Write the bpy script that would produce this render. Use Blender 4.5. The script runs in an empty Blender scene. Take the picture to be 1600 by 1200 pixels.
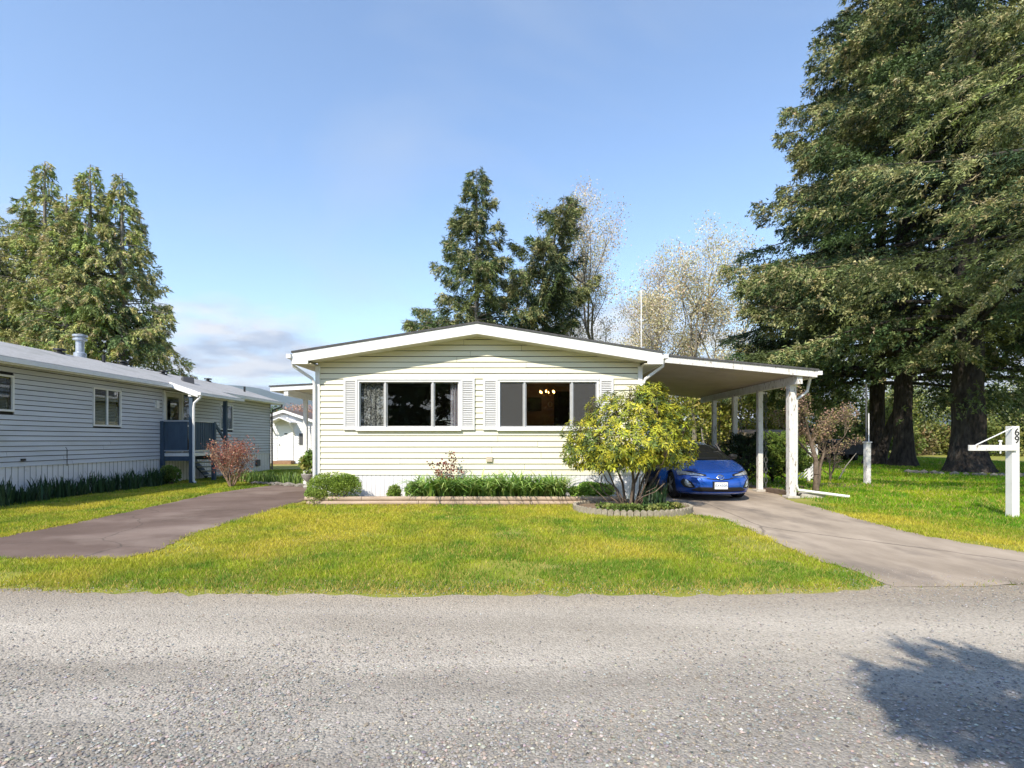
import bpy, bmesh, math, random
import numpy as np
from mathutils import Vector, Matrix
from mathutils.geometry import delaunay_2d_cdt

S = bpy.context.scene
COL = S.collection
# ------------------------------------------------------------------ camera, world, sun, exposure
CAM_H, FPX, HOR = 1.42, 800.0, 688.0            # eye height, focal length and horizon row in photo pixels
cam = bpy.data.cameras.new('camera')
cam.lens, cam.sensor_width, cam.shift_y = 18.0, 36.0, (HOR - 600) / 1600
cam.clip_start, cam.clip_end = 0.05, 40000
cam_o = bpy.data.objects.new('camera', cam); COL.objects.link(cam_o)
cam_o.location = (0, 0, CAM_H); cam_o.rotation_euler = (math.radians(90), 0, 0)
S.camera = cam_o

SUN_DIR = Vector((0.5, 1.0, -1.0)).normalized()
SUN_EL = math.asin(-SUN_DIR.z)
world = bpy.data.worlds.new('World'); S.world = world; world.use_nodes = True
def build_sky():
    nt = world.node_tree; nt.nodes.clear()
    N = nt.nodes.new; L = nt.links.new
    out = N('ShaderNodeOutputWorld'); bg = N('ShaderNodeBackground')
    sky = N('ShaderNodeTexSky'); sky.sky_type = 'NISHITA'; sky.sun_disc = False
    sky.sun_elevation = SUN_EL; sky.sun_rotation = math.atan2(-SUN_DIR.x, -SUN_DIR.y)
    sky.altitude = 50; sky.air_density = 1.0; sky.dust_density = 0.1; sky.ozone_density = 1.6
    tc = N('ShaderNodeTexCoord'); sep = N('ShaderNodeSeparateXYZ'); L(tc.outputs['Generated'], sep.inputs[0])
    def math_(op, a, b=None, clamp=False):
        m = N('ShaderNodeMath'); m.operation = op; m.use_clamp = clamp
        for i, v in enumerate((a, b)):
            if v is None: continue
            if isinstance(v, (int, float)): m.inputs[i].default_value = v
            else: L(v, m.inputs[i])
        return m.outputs[0]
    zz = math_('ADD', math_('MAXIMUM', sep.outputs[2], 0.0), 0.16)
    comb = N('ShaderNodeCombineXYZ')
    L(math_('DIVIDE', sep.outputs[0], zz), comb.inputs[0]); L(math_('DIVIDE', sep.outputs[1], zz), comb.inputs[1])
    n1 = N('ShaderNodeTexNoise'); n1.inputs['Scale'].default_value = 0.95; n1.inputs['Detail'].default_value = 9; n1.inputs['Roughness'].default_value = 0.58
    mp = N('ShaderNodeMapping'); mp.inputs['Location'].default_value = CLOUD_OFF; L(comb.outputs[0], mp.inputs[0]); L(mp.outputs[0], n1.inputs[0])
    # cumulus: likelier towards the horizon all round
    low = N('ShaderNodeMapRange'); low.inputs[1].default_value = 0.10; low.inputs[2].default_value = 0.36; low.inputs[3].default_value = 0.175; low.inputs[4].default_value = -0.14
    L(sep.outputs[2], low.inputs[0])
    v = math_('ADD', n1.outputs[0], low.outputs[0])
    cm = N('ShaderNodeMapRange'); cm.inputs[1].default_value = 0.52; cm.inputs[2].default_value = 0.66; L(v, cm.inputs[0])
    # thin high veil
    n2 = N('ShaderNodeTexNoise'); n2.inputs['Scale'].default_value = 0.8; n2.inputs['Detail'].default_value = 9; n2.inputs['Distortion'].default_value = 1.6
    L(comb.outputs[0], n2.inputs[0])
    veil = N('ShaderNodeMapRange'); veil.inputs[1].default_value = 0.46; veil.inputs[2].default_value = 0.80; veil.inputs[3].default_value = 0.0; veil.inputs[4].default_value = 0.5
    L(n2.outputs[0], veil.inputs[0])
    # cloud body: white tops, blue-grey thick parts
    n3 = N('ShaderNodeTexNoise'); n3.inputs['Scale'].default_value = 2.6; n3.inputs['Detail'].default_value = 6; L(mp.outputs[0], n3.inputs[0])
    cr = N('ShaderNodeValToRGB'); cr.color_ramp.elements[0].position = 0.36; cr.color_ramp.elements[0].color = (1.9, 2.25, 2.85, 1)
    cr.color_ramp.elements[1].position = 0.56; cr.color_ramp.elements[1].color = (3.4, 3.45, 3.55, 1)
    L(n3.outputs[0], cr.inputs[0])
    hz = N('ShaderNodeMapRange'); hz.inputs[1].default_value = 0.0; hz.inputs[2].default_value = 0.5; hz.inputs[3].default_value = 1.0; hz.inputs[4].default_value = 1.0
    L(sep.outputs[2], hz.inputs[0])
    m1 = N('ShaderNodeMix'); m1.data_type = 'RGBA'; L(veil.outputs[0], m1.inputs[0]); L(sky.outputs[0], m1.inputs[6]); m1.inputs[7].default_value = (2.2, 2.5, 2.95, 1)
    m2 = N('ShaderNodeMix'); m2.data_type = 'RGBA'; L(cm.outputs[0], m2.inputs[0]); L(m1.outputs[2], m2.inputs[6]); L(cr.outputs[0], m2.inputs[7])
    L(m2.outputs[2], bg.inputs[0]); bg.inputs[1].default_value = SKY_STRENGTH
    L(bg.outputs[0], out.inputs[0])
SKY_STRENGTH = 0.145
HAZE = 0.00008
SHADOW_TREE = (2.8, -5.25, 0.0)
CLOUD_OFF = (3.1, 1.7, 0.0)
build_sky()
sun = bpy.data.lights.new('sun', 'SUN'); sun.energy = 3.0; sun.angle = math.radians(0.53); sun.color = (1.0, 0.91, 0.76)
sun_o = bpy.data.objects.new('sun', sun); COL.objects.link(sun_o)
sun_o.rotation_euler = SUN_DIR.to_track_quat('-Z', 'Y').to_euler(); sun_o.location = (-20, -40, 40)
S.view_settings.view_transform = 'Standard'; S.view_settings.look = 'None'
S.view_settings.gamma = 1.0; S.view_settings.use_curve_mapping = False
S.view_settings.exposure = 1.06
S.render.resolution_x, S.render.resolution_y = 1024, 768

# ------------------------------------------------------------------ helpers
def G(px, py, z=0.0):                            # photo pixel -> point on the level z
    y = FPX * (CAM_H - z) / (py - HOR); return ((px - 800) * y / FPX, y, z)
def D(px, py, y):                                # photo pixel -> point at distance y
    return ((px - 800) * y / FPX, y, CAM_H + (HOR - py) * y / FPX)
def GX(px, py): p = G(px, py); return (p[0], p[1])

def thing(name, label, cat, loc, group=None):
    o = bpy.data.objects.new(name, None); COL.objects.link(o); o.location = loc; o.empty_display_size = 0.2
    return tag(o, label, cat, group)
def tag(o, label, cat, group=None, kind=None):
    if label: o['label'] = label
    if cat: o['category'] = cat
    if group: o['group'] = group
    if kind: o['kind'] = kind
    return o
def link(name, me, m=None, parent=None):
    o = bpy.data.objects.new(name, me); COL.objects.link(o)
    if m is not None and not me.materials: me.materials.append(m)
    if parent is not None:
        o.parent = parent
        o.matrix_parent_inverse = Matrix.Translation(-Vector(parent.location)) if parent.type == 'EMPTY' else Matrix.Identity(4)
    return o
def struct(o): o['kind'] = 'structure'; return o

def fast(name, V, Fc, m, parent=None, cols=None, smooth=False):
    V = np.asarray(V, np.float32).reshape(-1, 3); Fc = np.asarray(Fc, np.int32); k = Fc.shape[1]
    me = bpy.data.meshes.new(name)
    me.vertices.add(len(V)); me.vertices.foreach_set('co', V.ravel())
    me.loops.add(Fc.size); me.loops.foreach_set('vertex_index', Fc.ravel())
    me.polygons.add(len(Fc)); me.polygons.foreach_set('loop_start', np.arange(0, Fc.size, k, dtype=np.int32))
    if smooth: me.polygons.foreach_set('use_smooth', np.ones(len(Fc), bool))
    if cols is not None:
        a = me.color_attributes.new('Col', 'FLOAT_COLOR', 'POINT')
        c = np.ones((len(V), 4), np.float32); c[:, :3] = cols; a.data.foreach_set('color', c.ravel())
    me.update(calc_edges=True); me.validate()
    return link(name, me, m, parent)

class MB:
    def __init__(s): s.v = []; s.f = []
    def add(s, vs, fs):
        b = len(s.v); s.v += [tuple(p) for p in vs]; s.f += [tuple(b + i for i in f) for f in fs]; return s
    def hexa(s, p):                               # 8 corners: bottom ring 0-3, top ring 4-7
        return s.add(p, [(3, 2, 1, 0), (4, 5, 6, 7), (0, 1, 5, 4), (1, 2, 6, 5), (2, 3, 7, 6), (3, 0, 4, 7)])
    def box(s, x0, x1, y0, y1, z0, z1):
        return s.hexa([(x0, y0, z0), (x1, y0, z0), (x1, y1, z0), (x0, y1, z0), (x0, y0, z1), (x1, y0, z1), (x1, y1, z1), (x0, y1, z1)])
    def bar(s, p0, p1, w, h, up=(0, 0, 1)):       # rectangular bar between two points
        a, b = Vector(p0), Vector(p1); d = (b - a).normalized(); u = Vector(up)
        r = d.cross(u)
        if r.length < 1e-4: r = d.cross(Vector((1, 0, 0)))
        r.normalize(); u = r.cross(d).normalized(); r *= w / 2; u *= h / 2
        return s.hexa([a - r - u, a + r - u, b + r - u, b - r - u, a - r + u, a + r + u, b + r + u, b - r + u])
    def prism(s, poly, vec):
        n = len(poly); v = Vector(vec); q = [tuple(Vector(p) + v) for p in poly]
        return s.add(list(poly) + q, [tuple(range(n))[::-1], tuple(range(n, 2 * n))] + [(i, (i + 1) % n, n + (i + 1) % n, n + i) for i in range(n)])
    def tube(s, pts, rad, n=8, cap=True):
        P = [Vector(p) for p in pts]; R = rad if isinstance(rad, (list, tuple)) else [rad] * len(P)
        base = len(s.v); prev = None
        for i, p in enumerate(P):
            d = (P[min(i + 1, len(P) - 1)] - P[max(i - 1, 0)]).normalized()
            r = d.cross(Vector((0, 0, 1))) if prev is None else prev - d * prev.dot(d)
            if r.length < 1e-4: r = d.cross(Vector((0, 1, 0)))
            r.normalize(); prev = r; q = d.cross(r)
            for k in range(n):
                a = 2 * math.pi * k / n; s.v.append(tuple(p + (r * math.cos(a) + q * math.sin(a)) * R[i]))
        for i in range(len(P) - 1):
            for k in range(n):
                a, b = base + i * n + k, base + i * n + (k + 1) % n; s.f.append((a, b, b + n, a + n))
        if cap:
            s.f.append(tuple(base + k for k in range(n))[::-1]); e = base + (len(P) - 1) * n; s.f.append(tuple(e + k for k in range(n)))
        return s
    def lathe(s, prof, c, n=16, sx=1, sy=1):      # prof: (radius, z)
        base = len(s.v)
        for r, z in prof:
            for k in range(n):
                a = 2 * math.pi * k / n; s.v.append((c[0] + sx * r * math.cos(a), c[1] + sy * r * math.sin(a), c[2] + z))
        for i in range(len(prof) - 1):
            for k in range(n):
                a, b = base + i * n + k, base + i * n + (k + 1) % n; s.f.append((a, b, b + n, a + n))
        s.f.append(tuple(base + k for k in range(n))[::-1]); e = base + (len(prof) - 1) * n; s.f.append(tuple(e + k for k in range(n)))
        return s
    def build(s, name, m, parent=None, smooth=False, bevel=0):
        me = bpy.data.meshes.new(name); me.from_pydata(s.v, [], s.f); me.update()
        bm = bmesh.new(); bm.from_mesh(me); bmesh.ops.recalc_face_normals(bm, faces=bm.faces)
        if bevel: bmesh.ops.bevel(bm, geom=list(bm.edges), offset=bevel, segments=1, affect='EDGES')
        bm.to_mesh(me); bm.free()
        if smooth: me.polygons.foreach_set('use_smooth', np.ones(len(me.polygons), bool)); me.set_sharp_from_angle(angle=math.radians(40))
        return link(name, me, m, parent)
def box(name, x0, x1, y0, y1, z0, z1, m, parent=None, bevel=0): return MB().box(x0, x1, y0, y1, z0, z1).build(name, m, parent, bevel=bevel)

# ------------------------------------------------------------------ materials
MATS = {}
def _new(name):
    m = bpy.data.materials.new(name); m.use_nodes = True; nt = m.node_tree; nt.nodes.clear()
    return m, nt, nt.nodes.new, nt.links.new
def rgba(c): return (c[0], c[1], c[2], 1)
def mat(name, c1, c2=None, scale=4.0, rough=0.7, metal=0.0, bump=0.0, bscale=None, stretch=(1, 1, 1), lo=0.35, hi=0.65, spec=0.4, c3=None, s3=0.6, t3=(0.5, 0.7), coat=0.0, detail=6, bdist=0.01, crack=0.0):
    if name in MATS: return MATS[name]
    m, nt, N, L = _new(name)
    out = N('ShaderNodeOutputMaterial'); b = N('ShaderNodeBsdfPrincipled'); L(b.outputs[0], out.inputs[0])
    b.inputs['Roughness'].default_value = rough; b.inputs['Metallic'].default_value = metal
    b.inputs['Specular IOR Level'].default_value = spec; b.inputs['Coat Weight'].default_value = coat; b.inputs['Coat Roughness'].default_value = 0.03
    tc = N('ShaderNodeTexCoord'); mp = N('ShaderNodeMapping'); mp.inputs['Scale'].default_value = stretch; L(tc.outputs['Object'], mp.inputs[0])
    def noise(sc, det=detail):
        n = N('ShaderNodeTexNoise'); n.inputs['Scale'].default_value = sc; n.inputs['Detail'].default_value = det; n.inputs['Roughness'].default_value = 0.6
        L(mp.outputs[0], n.inputs[0]); return n
    if c2 is None: b.inputs['Base Color'].default_value = rgba(c1)
    else:
        n = noise(scale); r = N('ShaderNodeValToRGB'); e = r.color_ramp.elements
        e[0].position, e[0].color, e[1].position, e[1].color = lo, rgba(c1), hi, rgba(c2); L(n.outputs[0], r.inputs[0]); col = r.outputs[0]
        if c3 is not None:
            n3 = noise(s3); k = N('ShaderNodeMapRange'); k.inputs[1].default_value, k.inputs[2].default_value = t3; L(n3.outputs[0], k.inputs[0])
            x = N('ShaderNodeMix'); x.data_type = 'RGBA'; L(k.outputs[0], x.inputs[0]); L(col, x.inputs[6]); x.inputs[7].default_value = rgba(c3); col = x.outputs[2]
        if crack:
            wv = N('ShaderNodeMix'); wv.data_type = 'VECTOR'; wv.inputs[0].default_value = .16; nw = noise(2.5, 5); L(mp.outputs[0], wv.inputs[4]); L(nw.outputs['Color'], wv.inputs[5])
            vo = N('ShaderNodeTexVoronoi'); vo.feature = 'DISTANCE_TO_EDGE'; vo.inputs['Scale'].default_value = crack; L(wv.outputs[1], vo.inputs[0])
            kc = N('ShaderNodeMapRange'); kc.inputs[1].default_value, kc.inputs[2].default_value, kc.inputs[3].default_value, kc.inputs[4].default_value = .0015, .005, .55, 0; L(vo.outputs[0], kc.inputs[0])
            xc = N('ShaderNodeMix'); xc.data_type = 'RGBA'; L(kc.outputs[0], xc.inputs[0]); L(col, xc.inputs[6]); xc.inputs[7].default_value = (.06, .05, .04, 1); col = xc.outputs[2]
        L(col, b.inputs['Base Color'])
    if bump:
        nb = noise(bscale or scale * 4); bp = N('ShaderNodeBump'); bp.inputs['Strength'].default_value = bump; bp.inputs['Distance'].default_value = bdist
        L(nb.outputs[0], bp.inputs['Height']); L(bp.outputs[0], b.inputs['Normal'])
    MATS[name] = m; return m
def leafmat(name, rough=0.55, trans=0.3, spec=0.3):
    if name in MATS: return MATS[name]
    m, nt, N, L = _new(name)
    out = N('ShaderNodeOutputMaterial'); b = N('ShaderNodeBsdfPrincipled'); t = N('ShaderNodeBsdfTranslucent'); x = N('ShaderNodeMixShader')
    a = N('ShaderNodeAttribute'); a.attribute_name = 'Col'
    b.inputs['Roughness'].default_value = rough; b.inputs['Specular IOR Level'].default_value = spec
    L(a.outputs[0], b.inputs['Base Color']); L(a.outputs[0], t.inputs[0]); x.inputs[0].default_value = trans
    L(b.outputs[0], x.inputs[1]); L(t.outputs[0], x.inputs[2]); L(x.outputs[0], out.inputs[0]); MATS[name] = m; return m
def glassmat(name, tint=(0.75, 0.8, 0.8), ior=1.5, rough=0.0):
    m, nt, N, L = _new(name)
    out = N('ShaderNodeOutputMaterial'); t = N('ShaderNodeBsdfTransparent'); g = N('ShaderNodeBsdfGlossy'); x = N('ShaderNodeMixShader'); f = N('ShaderNodeMath'); lw = N('ShaderNodeLayerWeight'); pw = N('ShaderNodeMath')
    t.inputs[0].default_value = rgba(tint); g.inputs['Roughness'].default_value = rough; lw.inputs[0].default_value = .5
    pw.operation = 'POWER'; pw.inputs[1].default_value = 4.0; L(lw.outputs['Facing'], pw.inputs[0]); f.operation = 'MULTIPLY_ADD'; f.inputs[1].default_value = .9; f.inputs[2].default_value = .11; L(pw.outputs[0], f.inputs[0])
    L(f.outputs[0], x.inputs[0]); L(t.outputs[0], x.inputs[1]); L(g.outputs[0], x.inputs[2]); L(x.outputs[0], out.inputs[0]); return m
def screenmat(name, c, a=0.6):
    m, nt, N, L = _new(name)
    out = N('ShaderNodeOutputMaterial'); t = N('ShaderNodeBsdfTransparent'); d = N('ShaderNodeBsdfDiffuse'); x = N('ShaderNodeMixShader')
    d.inputs[0].default_value = rgba(c); x.inputs[0].default_value = a
    L(t.outputs[0], x.inputs[1]); L(d.outputs[0], x.inputs[2]); L(x.outputs[0], out.inputs[0]); return m
def emit(name, c, s):
    m, nt, N, L = _new(name); out = N('ShaderNodeOutputMaterial'); e = N('ShaderNodeEmission'); e.inputs[0].default_value = rgba(c); e.inputs[1].default_value = s
    L(e.outputs[0], out.inputs[0]); return m

M_SIDING = mat('cream_siding', (0.775, 0.742, 0.585), (0.725, 0.697, 0.535), scale=1.2, stretch=(0.6, 1, 3), rough=0.55, bump=0.05, bscale=30, c3=(0.66, 0.64, 0.50), s3=0.9, t3=(0.62, 0.85))
M_WHITE = mat('white_paint', (0.80, 0.80, 0.79), (0.70, 0.70, 0.69), scale=3, rough=0.5, c3=(0.56, 0.55, 0.52), s3=6, t3=(0.66, 0.8))
M_TRIM = mat('clean_white_trim', (0.80, 0.80, 0.80), (0.74, 0.74, 0.74), scale=5, rough=0.45)
M_PEEL = mat('peeling_white_paint', (0.74, 0.73, 0.71), (0.62, 0.61, 0.58), scale=6, rough=0.7, c3=(0.25, 0.21, 0.17), s3=22, t3=(0.57, 0.66), bump=0.2, bscale=30, stretch=(1, 1, 0.3))
M_FASCIA = mat('fascia_paint', (0.82, 0.82, 0.81), (0.76, 0.76, 0.75), scale=5, rough=0.55, c3=(0.40, 0.38, 0.35), s3=4, t3=(0.70, 0.76), stretch=(0.6, 1, 5))
M_SKIRT = mat('white_metal_skirting', (0.76, 0.76, 0.78), (0.70, 0.70, 0.72), scale=2, rough=0.45, c3=(0.5, 0.48, 0.44), s3=3, t3=(0.64, 0.8))
M_SOFFIT = mat('soffit_paint', (0.62, 0.58, 0.46), (0.54, 0.50, 0.38), scale=2, rough=0.7)
M_ROOF_DARK = mat('dark_asphalt_shingle', (0.06, 0.06, 0.065), (0.10, 0.10, 0.10), scale=12, rough=0.9, bump=0.4, bscale=40)
M_ROOF_GREY = mat('grey_asphalt_shingle', (0.34, 0.33, 0.32), (0.44, 0.43, 0.42), scale=14, rough=0.9, bump=0.5, bscale=50, c3=(0.27, 0.27, 0.25), s3=1.2, t3=(0.5, 0.75))
M_NSIDE = mat('grey_blue_siding', (0.62, 0.64, 0.69), (0.55, 0.57, 0.615), scale=1.5, stretch=(1, 0.5, 3), rough=0.6, bump=0.12, bscale=25, c3=(0.48, 0.50, 0.49), s3=1.1, t3=(0.55, 0.8))
M_NAVY = mat('dark_blue_stain', (0.045, 0.075, 0.12), (0.06, 0.10, 0.15), scale=6, rough=0.65, stretch=(1, 1, .3))
M_GALV = mat('galvanised_metal', (0.50, 0.54, 0.60), (0.42, 0.45, 0.5), scale=6, rough=0.4, metal=0.6)
M_BLACK = mat('black_metal', (0.025, 0.025, 0.027), rough=0.5)
M_DARKGREY = mat('dark_grey_metal', (0.08, 0.08, 0.085), rough=0.55)
M_ALU = mat('aluminium_frame', (0.55, 0.55, 0.55), (0.48, 0.48, 0.48), scale=8, rough=0.4, metal=0.3)
M_GLASS = glassmat('window_glass')
M_SCREEN = screenmat('insect_screen', (0.085, 0.085, 0.085), 0.62)
M_BARK = mat('conifer_bark', (0.018, 0.014, 0.012), (0.075, 0.062, 0.052), scale=7, stretch=(1, 1, 0.3), rough=0.95, bump=1.0, bscale=11, bdist=0.12, c3=(.13, .12, .105), s3=2.2, t3=(.6, .75))
M_BARKG = mat('grey_bark', (0.16, 0.14, 0.12), (0.26, 0.24, 0.21), scale=10, stretch=(1, 1, 0.3), rough=0.95, bump=0.7, bscale=20, bdist=0.03)
M_BARKW = mat('brown_shrub_bark', (0.09, 0.068, 0.05), (0.19, 0.145, 0.11), scale=18, stretch=(1, 1, 0.4), rough=0.95, bump=0.5, bscale=40)
M_LEAF = leafmat('foliage'); M_NEEDLE = leafmat('needles', rough=0.6, trans=0.1, spec=0.3); M_GLOSSLEAF = leafmat('glossy_leaves', rough=0.5, trans=0.25, spec=0.3)
M_STONE = mat('grey_stone', (0.30, 0.29, 0.27), (0.42, 0.40, 0.37), scale=12, rough=0.9, bump=0.5, bscale=30)
M_CONC = mat('concrete', (0.42, 0.39, 0.35), (0.52, 0.49, 0.44), scale=8, rough=0.9, bump=0.3, bscale=40)
M_TIMBER = mat('weathered_landscape_timber', (0.36, 0.27, 0.20), (0.50, 0.39, 0.30), scale=5, stretch=(0.4, 3, 3), rough=0.9, bump=0.4, bscale=25)
M_SOIL = mat('dry_garden_soil', (0.16, 0.11, 0.075), (0.26, 0.19, 0.13), scale=9, rough=1, bump=0.8, bscale=30, bdist=0.03)

# ------------------------------------------------------------------ noise and scatter
def vnoise(x, y, scale, seed=0):
    rs = np.random.RandomState(seed); T = rs.rand(128, 128)
    u, v = np.asarray(x) * scale + 1000, np.asarray(y) * scale + 1000
    i, j = np.floor(u).astype(int), np.floor(v).astype(int); a, b = u - i, v - j; a = a * a * (3 - 2 * a); b = b * b * (3 - 2 * b)
    i0, i1, j0, j1 = i % 128, (i + 1) % 128, j % 128, (j + 1) % 128
    return (T[i0, j0] * (1 - a) + T[i1, j0] * a) * (1 - b) + (T[i0, j1] * (1 - a) + T[i1, j1] * a) * b
def fnoise(x, y, scale, seed=0): return (vnoise(x, y, scale, seed) * 0.55 + vnoise(x, y, scale * 2.1, seed + 1) * 0.28 + vnoise(x, y, scale * 4.3, seed + 2) * 0.17)
def inside(poly, x, y):
    r = np.zeros(len(x), bool); n = len(poly)
    for i in range(n):
        (x0, y0), (x1, y1) = poly[i], poly[(i + 1) % n]
        c = ((y0 > y) != (y1 > y)); r ^= c & (x < (x1 - x0) * (y - y0) / ((y1 - y0) if y1 != y0 else 1e-9) + x0)
    return r
def unit(v): return v / np.maximum(np.linalg.norm(v, axis=-1, keepdims=True), 1e-9)
def diamonds(base, d, Ln, W, rng, fold=0.0, mid=0.45):
    """one four-cornered leaf per row; returns vertices and quads"""
    n = len(base); d = unit(d); s = unit(np.cross(d, rng.randn(n, 3))); Ln = np.asarray(Ln).reshape(-1, 1); W = np.asarray(W).reshape(-1, 1)
    m = base + d * Ln * mid; up = np.cross(s, d) * fold * W
    V = np.stack([base, m + s * W + up, base + d * Ln, m - s * W + up], 1).reshape(-1, 3)
    return V, np.arange(4 * n).reshape(n, 4)
def pick(pal, n, rng, jit=0.18, gain=1.45):
    pal = np.asarray(pal) * gain; c = pal[rng.randint(len(pal), size=n)]
    return np.clip(c * (1 + jit * rng.randn(n, 1)) * (1 + 0.05 * rng.randn(n, 3)), 0.004, 0.95)
ORD = 'first second third fourth fifth sixth seventh eighth ninth tenth eleventh twelfth thirteenth fourteenth fifteenth sixteenth seventeenth eighteenth nineteenth twentieth'.split() + ['twenty-' + w for w in 'first second third fourth fifth sixth seventh eighth'.split()]
def spikes(base, d, Ln, W, rng):
    n = len(base); d = unit(d); s = unit(np.cross(d, rng.randn(n, 3))) * np.asarray(W).reshape(-1, 1)
    V = np.stack([base - s, base + s, base + d * np.asarray(Ln).reshape(-1, 1)], 1).reshape(-1, 3)
    return V, np.arange(3 * n).reshape(n, 3)
M_LAP_SHADE = mat('lap_shade_backing', (.02, .02, .02), rough=.9)  # near-black wall backing: shade between siding boards put into its colour
def segs_mesh(name, segs, m, parent, n=4):
    A = np.array([s[0] for s in segs], float); B = np.array([s[1] for s in segs], float); ra = np.array([s[2] for s in segs])[:, None]; rb = np.array([s[3] for s in segs])[:, None]
    d = unit(B - A); h = np.where(np.abs(d[:, 2:]) > 0.9, [[1., 0, 0]], [[0, 0, 1.]]); r = unit(np.cross(d, h)); q = np.cross(d, r)
    ring = [(r * math.cos(2 * math.pi * k / n) + q * math.sin(2 * math.pi * k / n)) for k in range(n)]
    V = np.stack([A + c * ra for c in ring] + [B + c * rb for c in ring], 1)
    base = (np.arange(len(A)) * 2 * n)[:, None, None]
    Fc = np.array([[k, (k + 1) % n, n + (k + 1) % n, n + k] for k in range(n)])[None] + base
    o = fast(name, V.reshape(-1, 3), Fc.reshape(-1, 4), m, parent, smooth=True)
    if name != 'trunk': o['kind'] = 'stuff'
    return o
# ------------------------------------------------------------------ ground, road, drives
def sheet(name, poly, z, m):
    n = len(poly)
    vs, _, fs, *_ = delaunay_2d_cdt([Vector(p) for p in poly], [(i, (i + 1) % n) for i in range(n)], [], 1, 1e-5)
    fs = [f if (vs[f[1]] - vs[f[0]]).cross(vs[f[2]] - vs[f[0]]) > 0 else f[::-1] for f in fs]
    me = bpy.data.meshes.new(name); me.from_pydata([(v.x, v.y, z) for v in vs], [], fs); me.update(); return link(name, me, m)
def ragged(pts, amp, seed, step=0.12):
    rng = random.Random(seed); out = []
    for (x0, y0), (x1, y1) in zip(pts[:-1], pts[1:]):
        n = max(1, int(math.hypot(x1 - x0, y1 - y0) / step)); nx, ny = -(y1 - y0), x1 - x0; l = math.hypot(nx, ny) or 1
        for i in range(n):
            k = rng.uniform(-amp, amp); out.append((x0 + (x1 - x0) * i / n + nx / l * k, y0 + (y1 - y0) * i / n + ny / l * k))
    return out + [pts[-1]]
M_GROUND = mat('meadow_soil', (0.20, 0.23, 0.025), (0.31, 0.29, 0.05), scale=1.6, rough=1, bump=0.5, bscale=30, bdist=0.02, c3=(0.34, 0.28, 0.11), s3=0.5, t3=(0.5, 0.72))
def gravel_material():
    m, nt, N, L = _new('gravel_road'); out = N('ShaderNodeOutputMaterial'); b = N('ShaderNodeBsdfPrincipled'); L(b.outputs[0], out.inputs[0])
    b.inputs['Roughness'].default_value = 0.95; b.inputs['Specular IOR Level'].default_value = 0.15
    tc = N('ShaderNodeTexCoord'); vo = N('ShaderNodeTexVoronoi'); vo.inputs['Scale'].default_value = 75; L(tc.outputs['Object'], vo.inputs[0])
    n = N('ShaderNodeTexNoise'); n.inputs['Scale'].default_value = 0.9; n.inputs['Detail'].default_value = 5; mp = N('ShaderNodeMapping'); mp.inputs['Scale'].default_value = (0.35, 1.6, 1); L(tc.outputs['Object'], mp.inputs[0]); L(mp.outputs[0], n.inputs[0])
    r = N('ShaderNodeValToRGB'); e = r.color_ramp.elements; e[0].position, e[0].color = 0.34, (0.33, 0.295, 0.25, 1); e[1].position, e[1].color = 0.66, (0.47, 0.43, 0.375, 1); L(n.outputs[0], r.inputs[0])
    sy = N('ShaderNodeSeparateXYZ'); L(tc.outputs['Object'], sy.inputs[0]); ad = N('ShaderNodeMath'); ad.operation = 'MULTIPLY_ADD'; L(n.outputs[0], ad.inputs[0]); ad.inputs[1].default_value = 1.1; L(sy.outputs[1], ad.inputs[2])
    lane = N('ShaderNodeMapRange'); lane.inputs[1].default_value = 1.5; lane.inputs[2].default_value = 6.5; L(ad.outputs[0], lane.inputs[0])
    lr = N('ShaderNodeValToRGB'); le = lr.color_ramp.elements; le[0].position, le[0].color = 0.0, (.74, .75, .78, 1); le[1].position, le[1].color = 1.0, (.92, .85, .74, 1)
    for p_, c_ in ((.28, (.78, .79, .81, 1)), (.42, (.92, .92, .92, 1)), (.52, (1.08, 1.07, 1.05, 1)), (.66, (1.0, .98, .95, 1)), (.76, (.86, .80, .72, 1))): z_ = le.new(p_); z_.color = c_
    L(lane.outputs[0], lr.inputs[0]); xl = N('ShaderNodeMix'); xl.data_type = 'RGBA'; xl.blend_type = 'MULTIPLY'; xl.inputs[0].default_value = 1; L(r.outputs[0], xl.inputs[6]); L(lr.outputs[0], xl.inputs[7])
    hsv = N('ShaderNodeSeparateColor'); L(vo.outputs['Color'], hsv.inputs[0])
    k = N('ShaderNodeMapRange'); k.inputs[3].default_value = 0.82; k.inputs[4].default_value = 1.18; L(hsv.outputs[0], k.inputs[0])
    x = N('ShaderNodeMix'); x.data_type = 'RGBA'; x.blend_type = 'MULTIPLY'; x.inputs[0].default_value = 1; L(xl.outputs[2], x.inputs[6]); L(k.outputs[0], x.inputs[7]); L(x.outputs[2], b.inputs['Base Color'])
    bp = N('ShaderNodeBump'); bp.inputs['Strength'].default_value = 0.7; bp.inputs['Distance'].default_value = 0.008; bp.invert = True; L(vo.outputs['Distance'], bp.inputs['Height']); L(bp.outputs[0], b.inputs['Normal'])
    return m
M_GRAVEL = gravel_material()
M_DRIVE_L = mat('worn_purple_asphalt', (0.12, 0.080, 0.062), (0.18, 0.126, 0.102), crack=.55, scale=1.3, stretch=(0.6, 0.8, 1), rough=0.95, bump=0.4, bscale=90, c3=(0.29, 0.225, 0.185), s3=0.55, t3=(0.50, 0.70))
M_DRIVE_R = mat('pale_worn_asphalt', (0.31, 0.25, 0.19), (0.47, 0.385, 0.30), crack=.22, scale=1.1, rough=0.95, bump=0.4, bscale=90, c3=(0.17, 0.14, 0.115), s3=0.9, t3=(0.50, 0.72), stretch=(1.3, .55, 1))
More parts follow.
